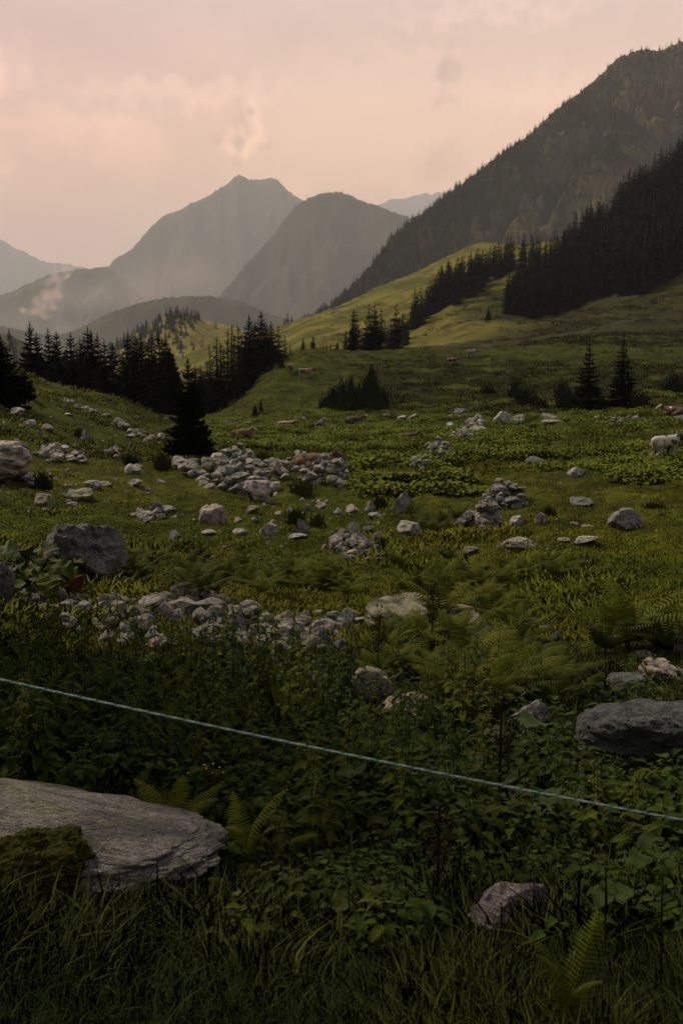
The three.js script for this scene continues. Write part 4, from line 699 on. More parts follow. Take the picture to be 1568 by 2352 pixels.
  grove(5, [1190, 1300, 1300, 1330], [.45, .6], 'lone feathery fern at the turf edge by the rough grey stone', 'ferns by the rough grey stone', {});
  // ---- docks
  const D = (px, py, size, n, label, o = {}) => { const g = groundAt(px, py); if (g) dock(g.p, size, n, { R, label, ...o }); };
  D(890, 1790, .26, 5, 'dock with one big bright bent leaf right above the rope', { tone: 2 });
  D(1235, 1880, .24, 6, 'dock with large pale hanging leaf beneath the rope', { tone: 1 });
  D(1190, 1760, .26, 6, 'dock with broad grey-green leaves covering the grey stone', { tone: 1 });
  D(1320, 1840, .22, 6, 'dock in front of the mossy stone by the rope', { tone: 1 });
  D(1300, 1960, .22, 6, 'dock with rounded pale leaves below the rope end', { tone: 1 });
  D(1040, 1880, .26, 6, 'dock with wide leaves in the middle of the thicket', { tone: 0 });
  D(760, 1900, .26, 5, 'dock beside the tall narrow fern in the thicket', { tone: 0 });
  D(1450, 2130, .15, 5, 'dock with broad flat leaf close to the nearest fern', { tone: 0 });
  D(1540, 2000, .17, 5, 'dock at the frame edge under the rope end', { tone: 0 });
  D(840, 2120, .14, 4, 'small pale-leaved dock in the nearest grass', { tone: 1 });
  D(215, 1800, .2, 3, 'single rounded dock leaf standing above the long smooth boulder', { tone: 0 });
  for (const [px, py, s] of [[70, 1340, .5], [110, 1365, .46], [150, 1350, .4], [40, 1330, .5], [185, 1330, .36], [85, 1390, .4], [20, 1350, .42]]) D(px, py, s, 8, 'big leafy dock in the clump before the large lichen-topped boulder', { group: 'docks before the lichen-topped boulder', tone: R() < .4 ? 2 : 1 });
  for (const [px, py, s] of [[1000, 1700, .2], [1080, 1930, .2], [700, 1830, .2], [1400, 1900, .2], [960, 1930, .2], [1500, 2060, .18]]) D(px, py, s, 6, 'ordinary dock half hidden among the nettles', { group: 'docks among the nettles', tone: 0 });
  { const g = groundAt(146, 1372), root = new THREE.Group(); root.position.copy(g.p); for (let i = 0; i < 3; i++) { const lf = part(root, 'leaf', dockLeaf[i], M.red); lf.position.set(i * .1 - .1, .25 + .05 * i, 0); lf.rotation.set(.9, i * .7 - .4, 0, 'YXZ'); lf.scale.setScalar(.38); const s = part(root, 'stem', stalk, M.stem); s.scale.set(1, .27, 1); s.position.set(i * .1 - .1, 0, 0); } put(root, 'dock_plant', 'withered dock with rust red leaves before the lichen-topped boulder', 'plant'); }
  // leafy patches of dock out on the meadow: too many to count
  const lp = []; for (let k = 0; k < 9; k++) { const a = k * 2.4, r = .1 + .04 * k; const g = leafGeo({ rows: 3, bend: .9, lift: .5, fold: .2, shape: broad }).clone(); g.scale(.2, .24, .2); g.rotateX(between(R, -.2, .3)); g.rotateY(a); g.translate(Math.sin(a) * r, .12 + .2 * R(), Math.cos(a) * r); lp.push(g); }
  const clump = mergeGeometries(lp), spots = [];
  for (let k = 0; k < 60000 && spots.length < 13000; k++) {
    const az = between(R, -.2, .42), r = Math.exp(between(R, Math.log(30), Math.log(130))), x = Math.sin(az) * r, z = -Math.cos(az) * r, px = 784 + Math.tan(az) * FOCAL;
    const patch = fbm2(x * .055 + 40, z * .11, 4) + .35 * smooth(66, 90, r) * (px > 480 && px < 1000 ? 1 : .55);
    const corner = smooth(1380, 1470, px) * smooth(38, 41, r) * (1 - smooth(50, 54, r)) * .6;
    if (patch + corner < .22 || r < 37 || (px < 820 && r < 62)) continue;
    if (px < 470 || !clearOfStones({ x, z }, .1)) continue;
    spots.push([x, z]);
  }
  M.patch = matte({ color: rgb(.11, .125, .008), map: T.leaf, roughness: .7, specularIntensity: .08 });
  const im = new THREE.InstancedMesh(clump, M.patch, spots.length), d = new THREE.Object3D();
  spots.forEach(([x, z], i) => { d.position.set(x, ground(x, z) - .06, z); d.rotation.set(between(R, -.2, .2), R() * 6.28, between(R, -.2, .2)); const s = between(R, .6, 1.35); d.scale.set(s, s * between(R, .7, 1.2), s); d.updateMatrix(); im.setMatrixAt(i, d.matrix); const c = between(R, .55, 1.35); im.setColorAt(i, rgb(c * between(R, .85, 1.15), c, c)); });
  put(im, 'dock_leaves', 'patches of low broad leaves covering much of the flat meadow', null, null, 'stuff');

  // ---- bushes of leaves out in the meadow
  const bushGeo = [1, 2, 3].map((s) => { const q = rng(s + 300), pos = []; for (let i = 0; i < 900; i++) { const a = q() * 6.283, e = Math.acos(q()), rr = (.55 + .5 * q()) * (.72 + .6 * n2(Math.cos(a) * 1.6 + s * 9, Math.sin(a) * 1.6 + e * 1.5)), x = Math.sin(e) * Math.cos(a) * rr, y = Math.cos(e) * rr * .9, z = Math.sin(e) * Math.sin(a) * rr, l = .07 + .1 * q(); const vx = x * .3 + (q() - .5) * .6, vy = .7 + q() * .6, vz = z * .3 + (q() - .5) * .6; pos.push(x - l * .35, y, z + l * .1, x + l * .35, y, z - l * .1, x + vx * l * 1.6, y + vy * l * 1.3, z + vz * l * 1.6); } return geom(pos); });
  M.bush = [solidMat(.03, .036, .008), solidMat(.055, .058, .01), solidMat(.02, .025, .009)];
  const bushStem = new THREE.CylinderGeometry(.02, .05, .7, 5); bushStem.translate(0, .35, 0);
  const B = (px, py, w, h, tone, label) => { const g = groundAt(px, py); if (!g) return; const k = g.r / FOCAL, o = new THREE.Group(); o.position.copy(g.p); o.position.y -= .05; part(o, 'stem', bushStem, M.stem); part(o, 'foliage', bushGeo[px % 3], M.bush[tone]); o.scale.set(w * k / 2, h * k, w * k / 2); put(o, 'bush', label, 'bush'); };
  B(690, 1135, 70, 36, 1, 'green bush growing against the middle of the long stone pile'); B(912, 1122, 66, 36, 0, 'dark round bush in the meadow above the pointed boulder'); B(872, 1172, 60, 40, 0, 'leafy bush between the pointed boulder and the angular one');
  B(98, 1125, 58, 46, 2, 'dark brown-green shrub on the slope next to the frame edge boulder'); B(372, 1078, 52, 42, 0, 'green shrub at the foot of the lone spruce'); B(680, 1205, 64, 44, 0, 'fern-like bush behind the tall dark-sided stone'); B(730, 1205, 44, 32, 1, 'pale tufted bush beside the tall dark-sided stone');
  B(300, 1068, 46, 26, 2, 'dark shrub above the pale pointed stone on the slope'); B(182, 1005, 34, 24, 2, 'small dark shrub behind the split stone on the slope'); B(385, 1000, 30, 20, 2, 'dark shrub low on the slope next to the lone spruce'); B(605, 1060, 60, 26, 1, 'tall weeds behind the top of the long stone pile'); B(1260, 1185, 40, 26, 0, 'small dark bush at the end of the taller stone heap'); B(1060, 1210, 30, 20, 0, 'little bush at the end of the lower stone heap');
  B(880, 1260, 42, 34, 0, 'dark tuft of fern between rubble cluster and round grey stone'); B(1030, 1275, 46, 24, 2, 'dark fern tuft beside the small lichen-covered slab'); B(1360, 1590, 130, 70, 2, 'dark shaded mound of plants beside the wide boulder'); B(960, 1330, 70, 36, 2, 'dark bushy mound under the ferns below the long low boulder'); B(455, 1290, 80, 40, 2, 'dark bushy patch of plants behind the rock slabs');
  B(1225, 985, 24, 12, 0, 'tiny dark bush in the leafy meadow below the low grey boulder'); B(1500, 1165, 60, 14, 0, 'low dark leaves at the edge of the big dock patch');

  // thickets of dark shrubs on the knoll
  [[748, 938, 36, 30], [766, 930, 34, 46], [786, 932, 40, 58], [806, 926, 30, 70], [820, 934, 44, 50], [838, 928, 38, 66], [860, 928, 40, 72], [880, 934, 34, 48], [776, 940, 60, 30], [818, 942, 64, 34], [866, 942, 60, 30]].forEach(([px, py, w, h], i) => B(px, py, w, h, 2, `${nth[i]} dark shrub, counted along it, of the black thicket on the knoll flank`));
  [[1120, 905, 40, 22], [1182, 915, 40, 44], [1206, 930, 60, 40], [1240, 938, 50, 26], [1290, 915, 40, 40], [1306, 938, 66, 46], [1384, 942, 60, 34], [1470, 930, 44, 30], [1545, 905, 60, 44]].forEach(([px, py, w, h], i) => B(px, py, w, h, 2, `${nth[i]} dark shrub, counted from the paired boulders, at the shaded slope foot`));
  // ---- dead dock stalks with their brown seed heads
  const seedHead = (() => { const q = rng(5), pos = []; for (let i = 0; i < 420; i++) { const t = q(), a = q() * 6.28, r = .055 * Math.sin(Math.PI * (.1 + .85 * t)) * Math.sqrt(q()) + .01, x = Math.cos(a) * r, z = Math.sin(a) * r, y = .42 + .58 * t, l = .016; pos.push(x, y, z, x + (q() - .5) * l * 2, y + l * 1.4, z + (q() - .5) * l * 2, x + (q() - .5) * l * 2, y + l * .4, z + (q() - .5) * l * 2); } return geom(pos); })();
  for (const [px, py, h, label] of [[990, 1500, .78, 'dark dead seed stalk standing among ferns before the half-buried boulder'], [866, 1560, .62, 'dark dead seed stalk leaning over the slab edge by the nettles'], [1145, 1850, .62, 'dark dead seed stalk rising from the thicket right above the rope'], [1003, 2080, .4, 'dark dead seed stalk low in the thicket under the rope'], [1388, 2200, .3, 'thin black stalk beside the nearest fern'], [1515, 2260, .34, 'thin black stalk near the frame corner'], [535, 1640, .7, 'thin dark stalk sticking out of the nettle bed']]) {
    const g = groundAt(px, py), o = new THREE.Group(); o.position.copy(g.p); const s = part(o, 'stem', stalk, M.dead); { const w = label.startsWith('thin') ? .6 : 1.3; s.scale.set(w, h * .98, w); } if (!label.startsWith('thin')) { const f = part(o, 'seed_head', seedHead, M.dead); f.scale.set(1.05, h, 1.05); } o.rotation.set(between(R, -.06, .06), 0, between(R, -.05, .05)); put(o, 'seed_stalk', label, 'stalk');
  }
  // ---- buttercups
  const petal = (() => { const gs = []; for (let i = 0; i < 5; i++) { const g = leafGeo({ rows: 3, bend: -.9, lift: .2, fold: .1, shape: (t) => Math.sin(Math.PI * Math.pow(t, .8)) * .9 + .05 }); g.rotateY(i * 1.2566); gs.push(g); } return mergeGeometries(gs); })();
  for (const [px, py] of [[470, 1757], [474, 1765], [490, 1755], [505, 1763], [512, 1775], [489, 1776], [432, 1777]]) {
    const r = 4.9, top = at(px, py, r), o = new THREE.Group(), base = onGround(top.x, top.z); o.position.copy(base); const h = top.y - base.y; const s = part(o, 'stem', stalk, M.stem); s.scale.set(.45, h, .45);
    const f = part(o, 'flower', petal, M.petal); f.position.y = h; f.scale.setScalar(.0065); f.rotation.set(between(R, .1, .7), 0, between(R, -.3, .3)); put(o, 'buttercup', 'yellow buttercup on thin stem above the bright fern', 'flower', 'buttercups above the bright fern');
  }
  // ---- moss cushions on the long boulder
  const mossGeo = (s) => rockGeo(s, 44, { cuts: 0, rough: .24, grit: .08, layer: .5 });
  for (const [px, py, w, h, s, label] of [[20, 2100, 400, 150, 1, 'large olive moss cushion under the long smooth boulder'], [225, 2075, 190, 100, 2, 'dark moss cushion in the crack of the long smooth boulder']]) rock(px, py, w, h, { geo: mossGeo(300 + s), mat: M.moss, label, name: 'moss_cushion', category: 'moss', bury: .3 });
}
// ---------------------------------------------------------------- grass
{
  const R = rng(91);
  const tuft = (n, seg, h, spread, w, seed) => {
    const q = rng(seed), pos = [], col = [];
    for (let b = 0; b < n; b++) {
      const a = q() * 6.28, r = spread * Math.sqrt(q()), x0 = Math.cos(a) * r, z0 = Math.sin(a) * r, lean = between(q, .1, 1) * h, la = a + between(q, -1.2, 1.2), hh = h * between(q, .55, 1.1), ww = w * between(q, .6, 1.2), f = q() * 6.28, fx = Math.cos(f) * ww, fz = Math.sin(f) * ww, dry = q() < .08;
      let prev; for (let k = 0; k <= seg; k++) { const t = k / seg, bx = x0 + Math.cos(la) * lean * t * t, bz = z0 + Math.sin(la) * lean * t * t, by = hh * (t - .25 * t * t * (lean / h)), s = 1 - t * .96; const l = [bx - fx * s, by, bz - fz * s], rr = [bx + fx * s, by, bz + fz * s]; if (prev) { const c = dry ? [2.0, 1.7, 1.8] : [1, 1, 1]; pos.push(...prev[0], ...prev[1], ...rr); col.push(...c, ...c, ...c); if (k < seg) { pos.push(...prev[0], ...rr, ...l); col.push(...c, ...c, ...c); } } prev = [l, rr]; }
    }
    const g = geom(pos, null, col), nn = g.attributes.normal; for (let i = 0; i < nn.count; i++) { const y = Math.abs(nn.getY(i)); nn.setXYZ(i, nn.getX(i) * .5, y * .5 + .6, nn.getZ(i) * .5); } g.normalizeNormals();
    return g;
  };
  M.grass = matte({ vertexColors: true, roughness: .8 });
  const field = (name, label, geos, n, pick2, seed) => {
    const q = rng(seed), lists = geos.map(() => []);
    let made = 0; for (let k = 0; made < n && k < n * 12; k++) { const s = pick2(q); if (!s) continue; lists[made % geos.length].push(s); made++; }
    const root = new THREE.Group(), d = new THREE.Object3D(); put(root, name, label, null, null, 'stuff');
    geos.forEach((g, v) => { const L = lists[v], m = new THREE.InstancedMesh(g, M.grass, L.length); L.forEach((s, i) => { d.position.set(s.x, ground(s.x, s.z) - .015, s.z); d.rotation.set(between(q, -.15, .15), q() * 6.28, between(q, -.15, .15)); d.scale.set(s.s * s.w, s.s, s.s * s.w); d.updateMatrix(); m.setMatrixAt(i, d.matrix); m.setColorAt(i, rgb(...s.c)); }); m.name = 'tufts'; m.userData.kind = 'stuff'; root.add(m); });
  };
  const logr = (q, a, b, wide = .44) => { const r = Math.exp(between(q, Math.log(a), Math.log(b))), az = between(q, -wide, wide); return [Math.sin(az) * r, -Math.cos(az) * r, r, az]; };
  // low weeds: rosettes of toothed leaves on the soil of the thicket, too many to count
  {
    const q = rng(96), weeds = [1, 2, 3].map((v) => { const gs = []; for (let i = 0; i < 12; i++) { const a = i * 2.4 + q(), h = between(q, .03, .22), r = between(q, .02, .14), s = between(q, .035, .075), g = nettleLeaf[i % 3].clone(); g.scale(s, s, s * 1.15); g.rotateX(between(q, -.1, .5)); g.rotateY(a); g.translate(Math.sin(a) * r, h, Math.cos(a) * r); gs.push(g); } return mergeGeometries(gs); }), spots = [];
    for (let k = 0; k < 60000 && spots.length < 2300; k++) { const [x, z, r, az] = logr(q, 3, 9, .47); if (az < -.1 + .06 * n2(r * 2, 3) && r < 5) continue; if (!clearOfStones({ x, z }, r < 4 ? .22 : 0) || fbm2(x * 1.5, z * 1.5, 3) < .02 || q() < smooth(5, 8, r) * .7) continue; spots.push([x, z, r]); }
    const root = new THREE.Group(), d = new THREE.Object3D(); put(root, 'undergrowth', 'dense low weeds filling the dark thicket between the taller plants', null, null, 'stuff');
    const wm = leafMat(.05, .066, .006, .2);
    weeds.forEach((g, v) => { const L = spots.filter((_, i) => i % 3 === v), m = new THREE.InstancedMesh(g, wm, L.length); L.forEach(([x, z, r], i) => { const s = between(q, .5, 1.25) * (r < 4 ? .8 : 1.1); d.position.set(x, ground(x, z) - .02, z); d.rotation.set(between(q, -.2, .2), q() * 6.28, between(q, -.2, .2)); d.scale.setScalar(s); d.updateMatrix(); m.setMatrixAt(i, d.matrix); const c = between(q, .35, 1.1); m.setColorAt(i, rgb(c * between(q, .7, 1.2), c, c)); }); m.name = 'weeds'; m.userData.kind = 'stuff'; root.add(m); });
  }
  field('grass', 'dark long grass of the nearest ground below the boulder and the thicket', [1, 2, 3].map((s) => tuft(26, 4, .075, .07, .0024, s)), 3600, (q) => { const [x, z, r, az] = logr(q, 1.5, 4.4, .52); if (q() < (az < -.02 ? smooth(3.5, 4.3, r) : smooth(2.8, 3.4, r))) return null; const c = between(q, .55, 1.2), yel = smooth(-.2, .4, fbm2(x * 1.3, z * 1.3, 3)); return { x, z, s: between(q, .5, 1.1) * (1 + .5 * yel) * (az < -.05 && r > 2.6 ? 1.35 : 1), w: 1.2, c: [lerp(.012, .023, yel) * c, lerp(.02, .03, yel) * c, .003 * c] }; }, 92);
  field('undergrowth', 'low dark tangle of grass on the soil of the thicket', [4, 5].map((s) => tuft(18, 3, .14, .09, .005, s)), 3000, (q) => { const [x, z, r] = logr(q, 3, 14, .47); const c = between(q, .5, 1.25); return { x, z, s: between(q, .6, 1.5), w: 1.2, c: [.022 * c, .03 * c, .004 * c] }; }, 93);
  field('grass', 'short green grass between the stones and ferns of the middle ground', [6, 7].map((s) => tuft(22, 2, .075, .17, .008, s)), 30000, (q) => { const [x, z, r] = logr(q, 11, 60); if (!clearOfStones({ x, z })) return null; const c = between(q, .6, 1.2) * (1 + .5 * fbm2(x * .3, z * .3, 3)), yel = smooth(-.3, .4, fbm2(x * .12, z * .12, 3)); const long = smooth(.1, .35, fbm2(x * .16 + 9, z * .16, 3)) * (1 - smooth(24, 36, r)); return { x, z, s: between(q, .5, 1.1) * (1 + 1.2 * long), w: 1.4, c: [lerp(.085, .12, yel) * c, lerp(.1, .112, yel) * c, .006 * c] }; }, 94);
  field('grass', 'rough tussocky grass of the meadow, the knoll and the far slope foot', [8, 9].map((s) => tuft(16, 1, .14, .36, .025, s)), 30000, (q) => { const [x, z, r] = logr(q, 48, 250, .4); const hum = fbm2(x * .13 + 30, z * .13, 4); if (q() > .35 + 1.4 * hum && !(heathAt(x, z) > .5)) return null; const c = between(q, .6, 1.15) * (1 - .9 * hum) * (1 - .6 * heathAt(x, z)); return { x, z, s: between(q, .45, 1.0) * (1 + r / 170), w: 1.5, c: [.066 * c, .072 * c, .005 * c] }; }, 95);
  field('scrub', 'dark low heather and juniper dotting the far olive slope and meadows', [10, 11].map((v) => tuft(26, 1, .5, .8, .1, v)), 5200, (q) => { const [x, z, r, az] = logr(q, 220, 760, .4); if (az < -.03 || fbm2(x * .012 + 30, z * .02, 4) + .25 * smooth(.05, .2, az) < .05 + .35 * q()) return null; const c = between(q, .6, 1.3); return { x, z, s: between(q, .4, 1.1) * (.6 + r / 700), w: 1.8, c: [.03 * c, .03 * c, .009 * c] }; }, 97);
  field('scrub', 'dark hummocky heather and dwarf shrubs covering the foot of the knoll', [12, 13].map((v) => tuft(30, 1, .5, .6, .09, v)), 2300, (q) => { const [x, z, r] = logr(q, 100, 225, .4); if (heathAt(x, z) < .2 + .8 * q() || fbm2(x * .13, z * .18 + 50, 4) < .02 + .16 * q()) return null; const c = between(q, .5, 1.3); return { x, z, s: between(q, .22, .95), w: 1.7, c: [.032 * c, .036 * c, .007 * c] }; }, 98);
}
// ---------------------------------------------------------------- cattle
function surface(f, lo, hi, h) {                                        // surface nets over a field that is negative inside
  const n = [0, 1, 2].map((k) => Math.ceil((hi[k] - lo[k]) / h) + 1), at3 = (i, j, k) => (k * n[1] + j) * n[0] + i, F = new Float32Array(n[0] * n[1] * n[2]);
  for (let k = 0; k < n[2]; k++) for (let j = 0; j < n[1]; j++) for (let i = 0; i < n[0]; i++) F[at3(i, j, k)] = f(lo[0] + i * h, lo[1] + j * h, lo[2] + k * h);
  const id = new Int32Array(F.length).fill(-1), pos = [], idx = [];
  for (let k = 0; k < n[2] - 1; k++) for (let j = 0; j < n[1] - 1; j++) for (let i = 0; i < n[0] - 1; i++) {
    let c = 0, x = 0, y = 0, z = 0;
    for (let e = 0; e < 12; e++) {
      const ax = e >> 2, u = e & 1, v = (e >> 1) & 1, a = [0, 0, 0]; a[(ax + 1) % 3] = u; a[(ax + 2) % 3] = v; const b = [...a]; b[ax] = 1;
      const p = F[at3(i + a[0], j + a[1], k + a[2])], q = F[at3(i + b[0], j + b[1], k + b[2])];
      if (p < 0 !== q < 0) { const t = p / (p - q); x += a[0] + (b[0] - a[0]) * t; y += a[1] + (b[1] - a[1]) * t; z += a[2] + (b[2] - a[2]) * t; c++; }
    }
    if (c) { id[at3(i, j, k)] = pos.length / 3; pos.push(lo[0] + (i + x / c) * h, lo[1] + (j + y / c) * h, lo[2] + (k + z / c) * h); }
  }
  const step = [[1, 0, 0], [0, 1, 0], [0, 0, 1]];
  for (let k = 1; k < n[2] - 1; k++) for (let j = 1; j < n[1] - 1; j++) for (let i = 1; i < n[0] - 1; i++) for (let ax = 0; ax < 3; ax++) {
    const s = F[at3(i, j, k)] < 0, e = F[at3(i + step[ax][0], j + step[ax][1], k + step[ax][2])] < 0; if (s === e) continue;
    const u = step[(ax + 1) % 3], v = step[(ax + 2) % 3], q = (a, b) => id[at3(i - u[0] * a - v[0] * b, j - u[1] * a - v[1] * b, k - u[2] * a - v[2] * b)];
    const A = q(1, 1), B = q(0, 1), C = q(0, 0), D = q(1, 0);
    if (s) idx.push(A, B, C, A, C, D); else idx.push(A, C, B, A, D, C);
  }
  return geom(pos, idx);
}
function capsules(list, k) { return (x, y, z) => { let d = 9; for (const [ax, ay, az, ra, bx, by, bz, rb] of list) { const ux = bx - ax, uy = by - ay, uz = bz - az, t = clamp(((x - ax) * ux + (y - ay) * uy + (z - az) * uz) / (ux * ux + uy * uy + uz * uz + 1e-9), 0, 1), e = Math.hypot(x - ax - ux * t, y - ay - uy * t, z - az - uz * t) - ra - (rb - ra) * t; const h = clamp(.5 + .5 * (d - e) / k, 0, 1); d = lerp(d, e, h) - k * h * (1 - h); } return d; }; }
const both = (rows) => rows.flatMap((r) => [r, [r[0], r[1], -r[2], r[3], r[4], r[5], -r[6], r[7]]]);
const standing = surface(capsules([[-.72, 1.1, 0, .29, 0, 1.03, 0, .35], [0, 1.03, 0, .35, .55, 1.06, 0, .31], [-.86, 1.16, 0, .2, .6, 1.22, 0, .17], [.66, 1.12, 0, .24, 1.12, 1.3, 0, .15], [.62, .92, 0, .2, .95, 1.02, 0, .13], [1.14, 1.36, 0, .135, 1.36, 1.22, 0, .115], [1.36, 1.22, 0, .115, 1.56, 1.07, 0, .085], [-.42, .76, 0, .17, -.3, .74, 0, .15], [-.98, 1.2, 0, .035, -1.05, .6, 0, .025], [-1.05, .6, 0, .04, -1.04, .42, 0, .03],
  ...both([[.52, .88, .15, .14, .5, .46, .16, .072], [.5, .46, .16, .072, .5, .1, .16, .052], [.5, .1, .16, .052, .54, .04, .16, .062], [-.72, .98, .16, .22, -.6, .62, .17, .11], [-.6, .62, .17, .11, -.82, .42, .17, .066], [-.82, .42, .17, .066, -.78, .1, .17, .05], [-.78, .1, .17, .05, -.74, .04, .17, .06], [1.12, 1.42, .1, .045, 1.06, 1.4, .3, .03], [1.16, 1.47, .07, .03, 1.2, 1.6, .17, .014]])], .06), [-1.2, -.05, -.5], [1.75, 1.75, .5], .032);
const lying = surface(capsules([[-.68, .4, 0, .3, 0, .4, 0, .38], [0, .4, 0, .38, .5, .42, 0, .31], [-.8, .52, 0, .18, .55, .62, 0, .16], [.6, .5, 0, .24, .98, .76, 0, .14], [1.0, .82, 0, .13, 1.22, .7, 0, .11], [1.22, .7, 0, .11, 1.4, .56, 0, .08], [-.95, .5, .02, .035, -1.0, .1, .2, .03],
  ...both([[.45, .28, .2, .14, .78, .12, .26, .075], [.78, .12, .26, .075, .5, .07, .3, .055], [-.6, .34, .24, .24, -.12, .16, .38, .1], [-.12, .16, .38, .1, -.5, .08, .42, .06], [.98, .9, .1, .045, .92, .88, .3, .03], [1.02, .94, .07, .03, 1.06, 1.06, .17, .014]])], .06), [-1.15, -.05, -.55], [1.55, 1.2, .55], .034);
M.cow = new THREE.MeshStandardMaterial({ vertexColors: true, roughness: .85 });
function coat(g, base, spot, amount, seed, headSpot) {
  const q = new THREE.BufferGeometry(); q.setIndex(g.index); q.setAttribute('position', g.attributes.position); q.setAttribute('normal', g.attributes.normal);
  const p = g.attributes.position, col = [];
  for (let i = 0; i < p.count; i++) { const x = p.getX(i), y = p.getY(i), z = p.getZ(i); let t = smooth(.0, .08, fbm3(x * 1.7 + seed, y * 2.1, z * 1.7, 2) + amount); if (headSpot && x > 1.02) t = x > 1.45 ? .3 : 1; if (y < .25 && amount < .3) t = 0; col.push(...[0, 1, 2].map((c) => lerp(base[c], spot[c], t))); }
  q.setAttribute('color', new THREE.Float32BufferAttribute(col, 3)); return q;
}
const white = [.42, .36, .3], black = [.02, .018, .018], brown = [.075, .032, .014], dark = [.04, .025, .018];
function cow(px, py, turn, geo, label, s = 1) { const g = groundAt(px, py); if (!g) return; const m = new THREE.Mesh(geo, M.cow); m.position.copy(g.p); m.position.y -= .04; m.rotation.y = -g.az + turn; m.scale.setScalar(s); put(m, 'cow', label, 'cow'); }
cow(1524, 1060, .95, coat(standing, white, black, -.15, 2.2, true), 'white standing cow with black patches and black head at the frame edge', .98);
cow(722, 1078, -.25, coat(lying, brown, [.1, .042, .018], .05, 3), 'reddish brown cow right behind the top of the long stone pile', 1.12);
cow(556, 1006, .5, coat(lying, [.1, .05, .02], white, -.55, 4, true), 'brown cow lying in the meadow beyond the stone pile, near the lone spruce', 1);
cow(655, 984, .1, coat(lying, [.3, .22, .17], brown, .05, 5), 'white and brown cow lying at the foot of the knoll', 1);
cow(736, 983, 1.3, coat(lying, black, dark, .0, 6), 'small black cow resting at the foot of the knoll', .95);
cow(812, 972, .2, coat(lying, dark, brown, .0, 7), 'dark brown cow lying below the thicket on the knoll', 1.05);
cow(932, 970, .1, coat(lying, black, white, -.1, 8), 'black and white cow lying at the shaded foot of the slope', 1.05);
cow(1545, 954, 2.9, coat(lying, brown, white, -.25, 9, true), 'reddish cow with pale face lying behind the white cow', 1.1);
cow(938, 1010, .1, coat(lying, dark, brown, .1, 10), 'dark brown cow sunk in the leaves of the middle meadow', .8);
cow(668, 856, 1.4, coat(standing, brown, white, -.2, 11), 'tiny brown cow standing high on the knoll flank', 1);
cow(701, 866, .4, coat(standing, [.32, .24, .2], brown, .0, 12), 'tiny pale cow grazing high on the knoll flank', 1);
cow(1037, 838, .3, coat(standing, brown, white, -.2, 13), 'tiny brown cow on the wide olive slope behind the knoll thicket', .9);
cow(1080, 818, .3, coat(standing, white, brown, .05, 14), 'tiny brown and white cow highest on the wide olive slope', .9);

// ---------------------------------------------------------------- the twisted rope of the pasture fence
{
  const root = new THREE.Group(), A = at(-420, 1462, 2.5), B = at(2000, 1962, 2.3); root.position.copy(A.clone().lerp(B, .5)); A.sub(root.position); B.sub(root.position);
  const L = A.distanceTo(B), side = new THREE.Vector3().subVectors(B, A).normalize(), up = new THREE.Vector3(0, 1, 0), n1 = new THREE.Vector3().crossVectors(side, up).normalize(), n3v = new THREE.Vector3().crossVectors(n1, side);
  class Strand extends THREE.Curve { constructor(ph, R) { super(); this.ph = ph; this.R = R; } getPoint(t, o = new THREE.Vector3()) { const a = this.ph + t * L / .04 * 2 * Math.PI; return o.copy(A).lerp(B, t).addScaledVector(up, -.02 * 4 * t * (1 - t)).addScaledVector(n1, Math.cos(a) * this.R).addScaledVector(n3v, Math.sin(a) * this.R); } }
  const pale = new THREE.MeshStandardMaterial({ color: rgb(.24, .27, .26), roughness: .6 }), teal = new THREE.MeshStandardMaterial({ color: rgb(.008, .12, .09), roughness: .6 });
  for (const [ph, r, w, m, label] of [[0, .0012, .00145, pale], [2.2, .0012, .00145, pale], [4.25, .0014, .0013, teal, 'teal green strand']]) { const s = part(root, 'strand', new THREE.TubeGeometry(new Strand(ph, r), Math.round(L / .04 * 10), w, 5), m); if (label) s.userData.label = label; }
  put(root, 'fence_rope', 'taut white and teal twisted fence rope slanting across the nearest plants', 'rope');
}
// ---------------------------------------------------------------- the cart track along the slope
{
  const pts = [[940, 799], [985, 797], [1050, 796], [1120, 795], [1200, 790], [1290, 771], [1350, 758], [1410, 746], [1450, 738], [1510, 722], [1568, 706], [1700, 672]].map(([px, py]) => groundAt(px, py, 225)).filter(Boolean).map((g) => g.p);
  const c = new THREE.CatmullRomCurve3(pts), n = 260, pos = [], idx = [], v = new THREE.Vector3();
  for (let i = 0; i <= n; i++) { c.getPoint(i / n, v); const out = new THREE.Vector3(v.x, 0, v.z).normalize(); for (const s of [-1.6, -.6, .6, 1.6]) { const x = v.x + out.x * s, z = v.z + out.z * s; pos.push(x, ground(x, z) + (Math.abs(s) > 1 ? .02 : .22), z); } }
  for (let i = 0; i < n; i++) for (let k = 0; k < 3; k++) { const a = i * 4 + k; idx.push(a, a + 1, a + 4, a + 1, a + 5, a + 4); }
  const m = new THREE.Mesh(geom(pos, idx), matte({ color: rgb(.045, .038, .03) })); put(m, 'path', 'dark earthen cart track rising along the olive slope', null, null, 'structure');
}
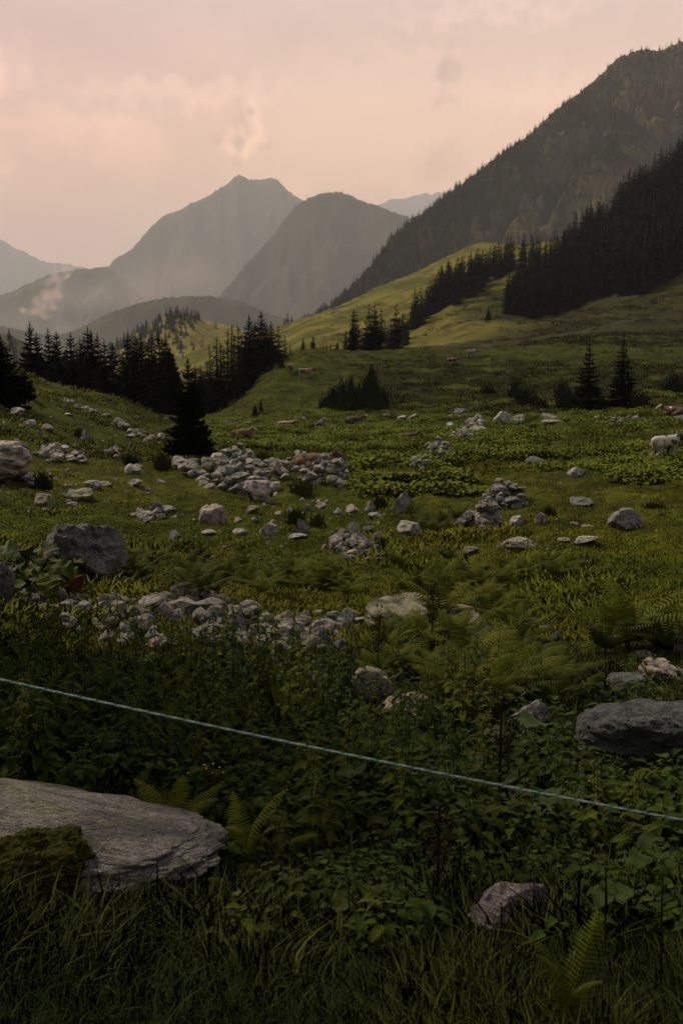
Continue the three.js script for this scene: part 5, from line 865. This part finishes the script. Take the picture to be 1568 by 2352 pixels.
// ---------------------------------------------------------------- far huts on the sunlit alp
{
  const wall = solidMat(.55, .5, .42), roof = solidMat(.3, .26, .23);
  const rs = new THREE.Shape([new THREE.Vector2(-.62, 0), new THREE.Vector2(.62, 0), new THREE.Vector2(0, .42)]), rg = new THREE.ExtrudeGeometry(rs, { depth: 1.7, bevelEnabled: false }); rg.translate(0, .5, -.85);
  const wg = new THREE.BoxGeometry(1, .6, 1.5); wg.translate(0, .2, 0);
  const line = spur.line, alp = (px) => { const az = look(px, 700).az; let b = line[0]; for (const q of line) if (Math.abs(q.az - az) < Math.abs(b.az - az)) b = q; return polar(b.az, b.r + 4, b.y); };
  for (const [px, label] of [[450, 'tiny pale hut on the far ridge beneath the rounded mountain'], [464, 'middle one of the tiny pale huts on the far ridge'], [478, 'tiny pale hut on the far ridge next to the rounded mountain']]) { const o = new THREE.Group(); o.position.copy(alp(px)); part(o, 'wall', wg, wall); part(o, 'roof', rg, roof); o.scale.setScalar(8); o.rotation.y = px; put(o, 'hut', label, 'hut'); }
}
// ---------------------------------------------------------------- drifting mist before the shoulder ridge
{
  const size = 64, d = new Uint8Array(size * size * 4); for (let y = 0; y < size; y++) for (let x = 0; x < size; x++) { const r = Math.hypot(x - 31.5, y - 31.5) / 32, v = Math.pow(clamp(1 - r, 0, 1), 1.6), i = (y * size + x) * 4; d[i] = d[i + 1] = d[i + 2] = v * 255; d[i + 3] = 255; }
  const soft = new THREE.DataTexture(d, size, size); soft.magFilter = THREE.LinearFilter; soft.needsUpdate = true;
  const m = new THREE.MeshStandardMaterial({ color: rgb(.95, .86, .8), roughness: 1, transparent: true, opacity: .3, alphaMap: soft, side: THREE.DoubleSide, depthWrite: false });
  const R = rng(99);
  const faint = m.clone(); faint.opacity = .1;
  const mist = (label, blobs, n, r, big = 1) => {
    const gs = []; for (let i = 0; i < n; i++) { const [px, py, w, h] = blobs[i % blobs.length], c = at(px + (R() - .5) * w, py + (R() - .5) * h, r * between(R, .97, 1.03)), s = between(R, .45, 1) * h * r / FOCAL * .9 * big, g = new THREE.PlaneGeometry(s * 1.5, s); g.rotateX(between(R, -.5, .5)); g.rotateY(between(R, -.9, .9)); g.rotateZ(between(R, -.4, .4)); g.translate(c.x, c.y, c.z); gs.push(g); }
    const o = new THREE.Mesh(mergeGeometries(gs), big > 1 ? faint : m); put(o, 'mist_cloud', label, null, null, 'stuff');
  };
  mist('upper wisp of pale mist drifting before the shoulder ridge', [[140, 632, 46, 40], [130, 655, 40, 46], [120, 690, 40, 46], [150, 618, 40, 26]], 34, 3500);
  mist('lower pinkish puff of mist beneath the upper wisp', [[88, 705, 60, 40], [78, 720, 70, 30], [100, 690, 44, 40]], 30, 3400);
  mist('pale haze lying in the valley below the grey peak', [[330, 660, 200, 50], [250, 690, 200, 50], [430, 640, 120, 60], [80, 740, 160, 40]], 40, 5200, 4.5);
}
scene.traverse((o) => { if (o.isMesh) { o.castShadow = o.receiveShadow = true; } });
renderer.render(scene, camera);
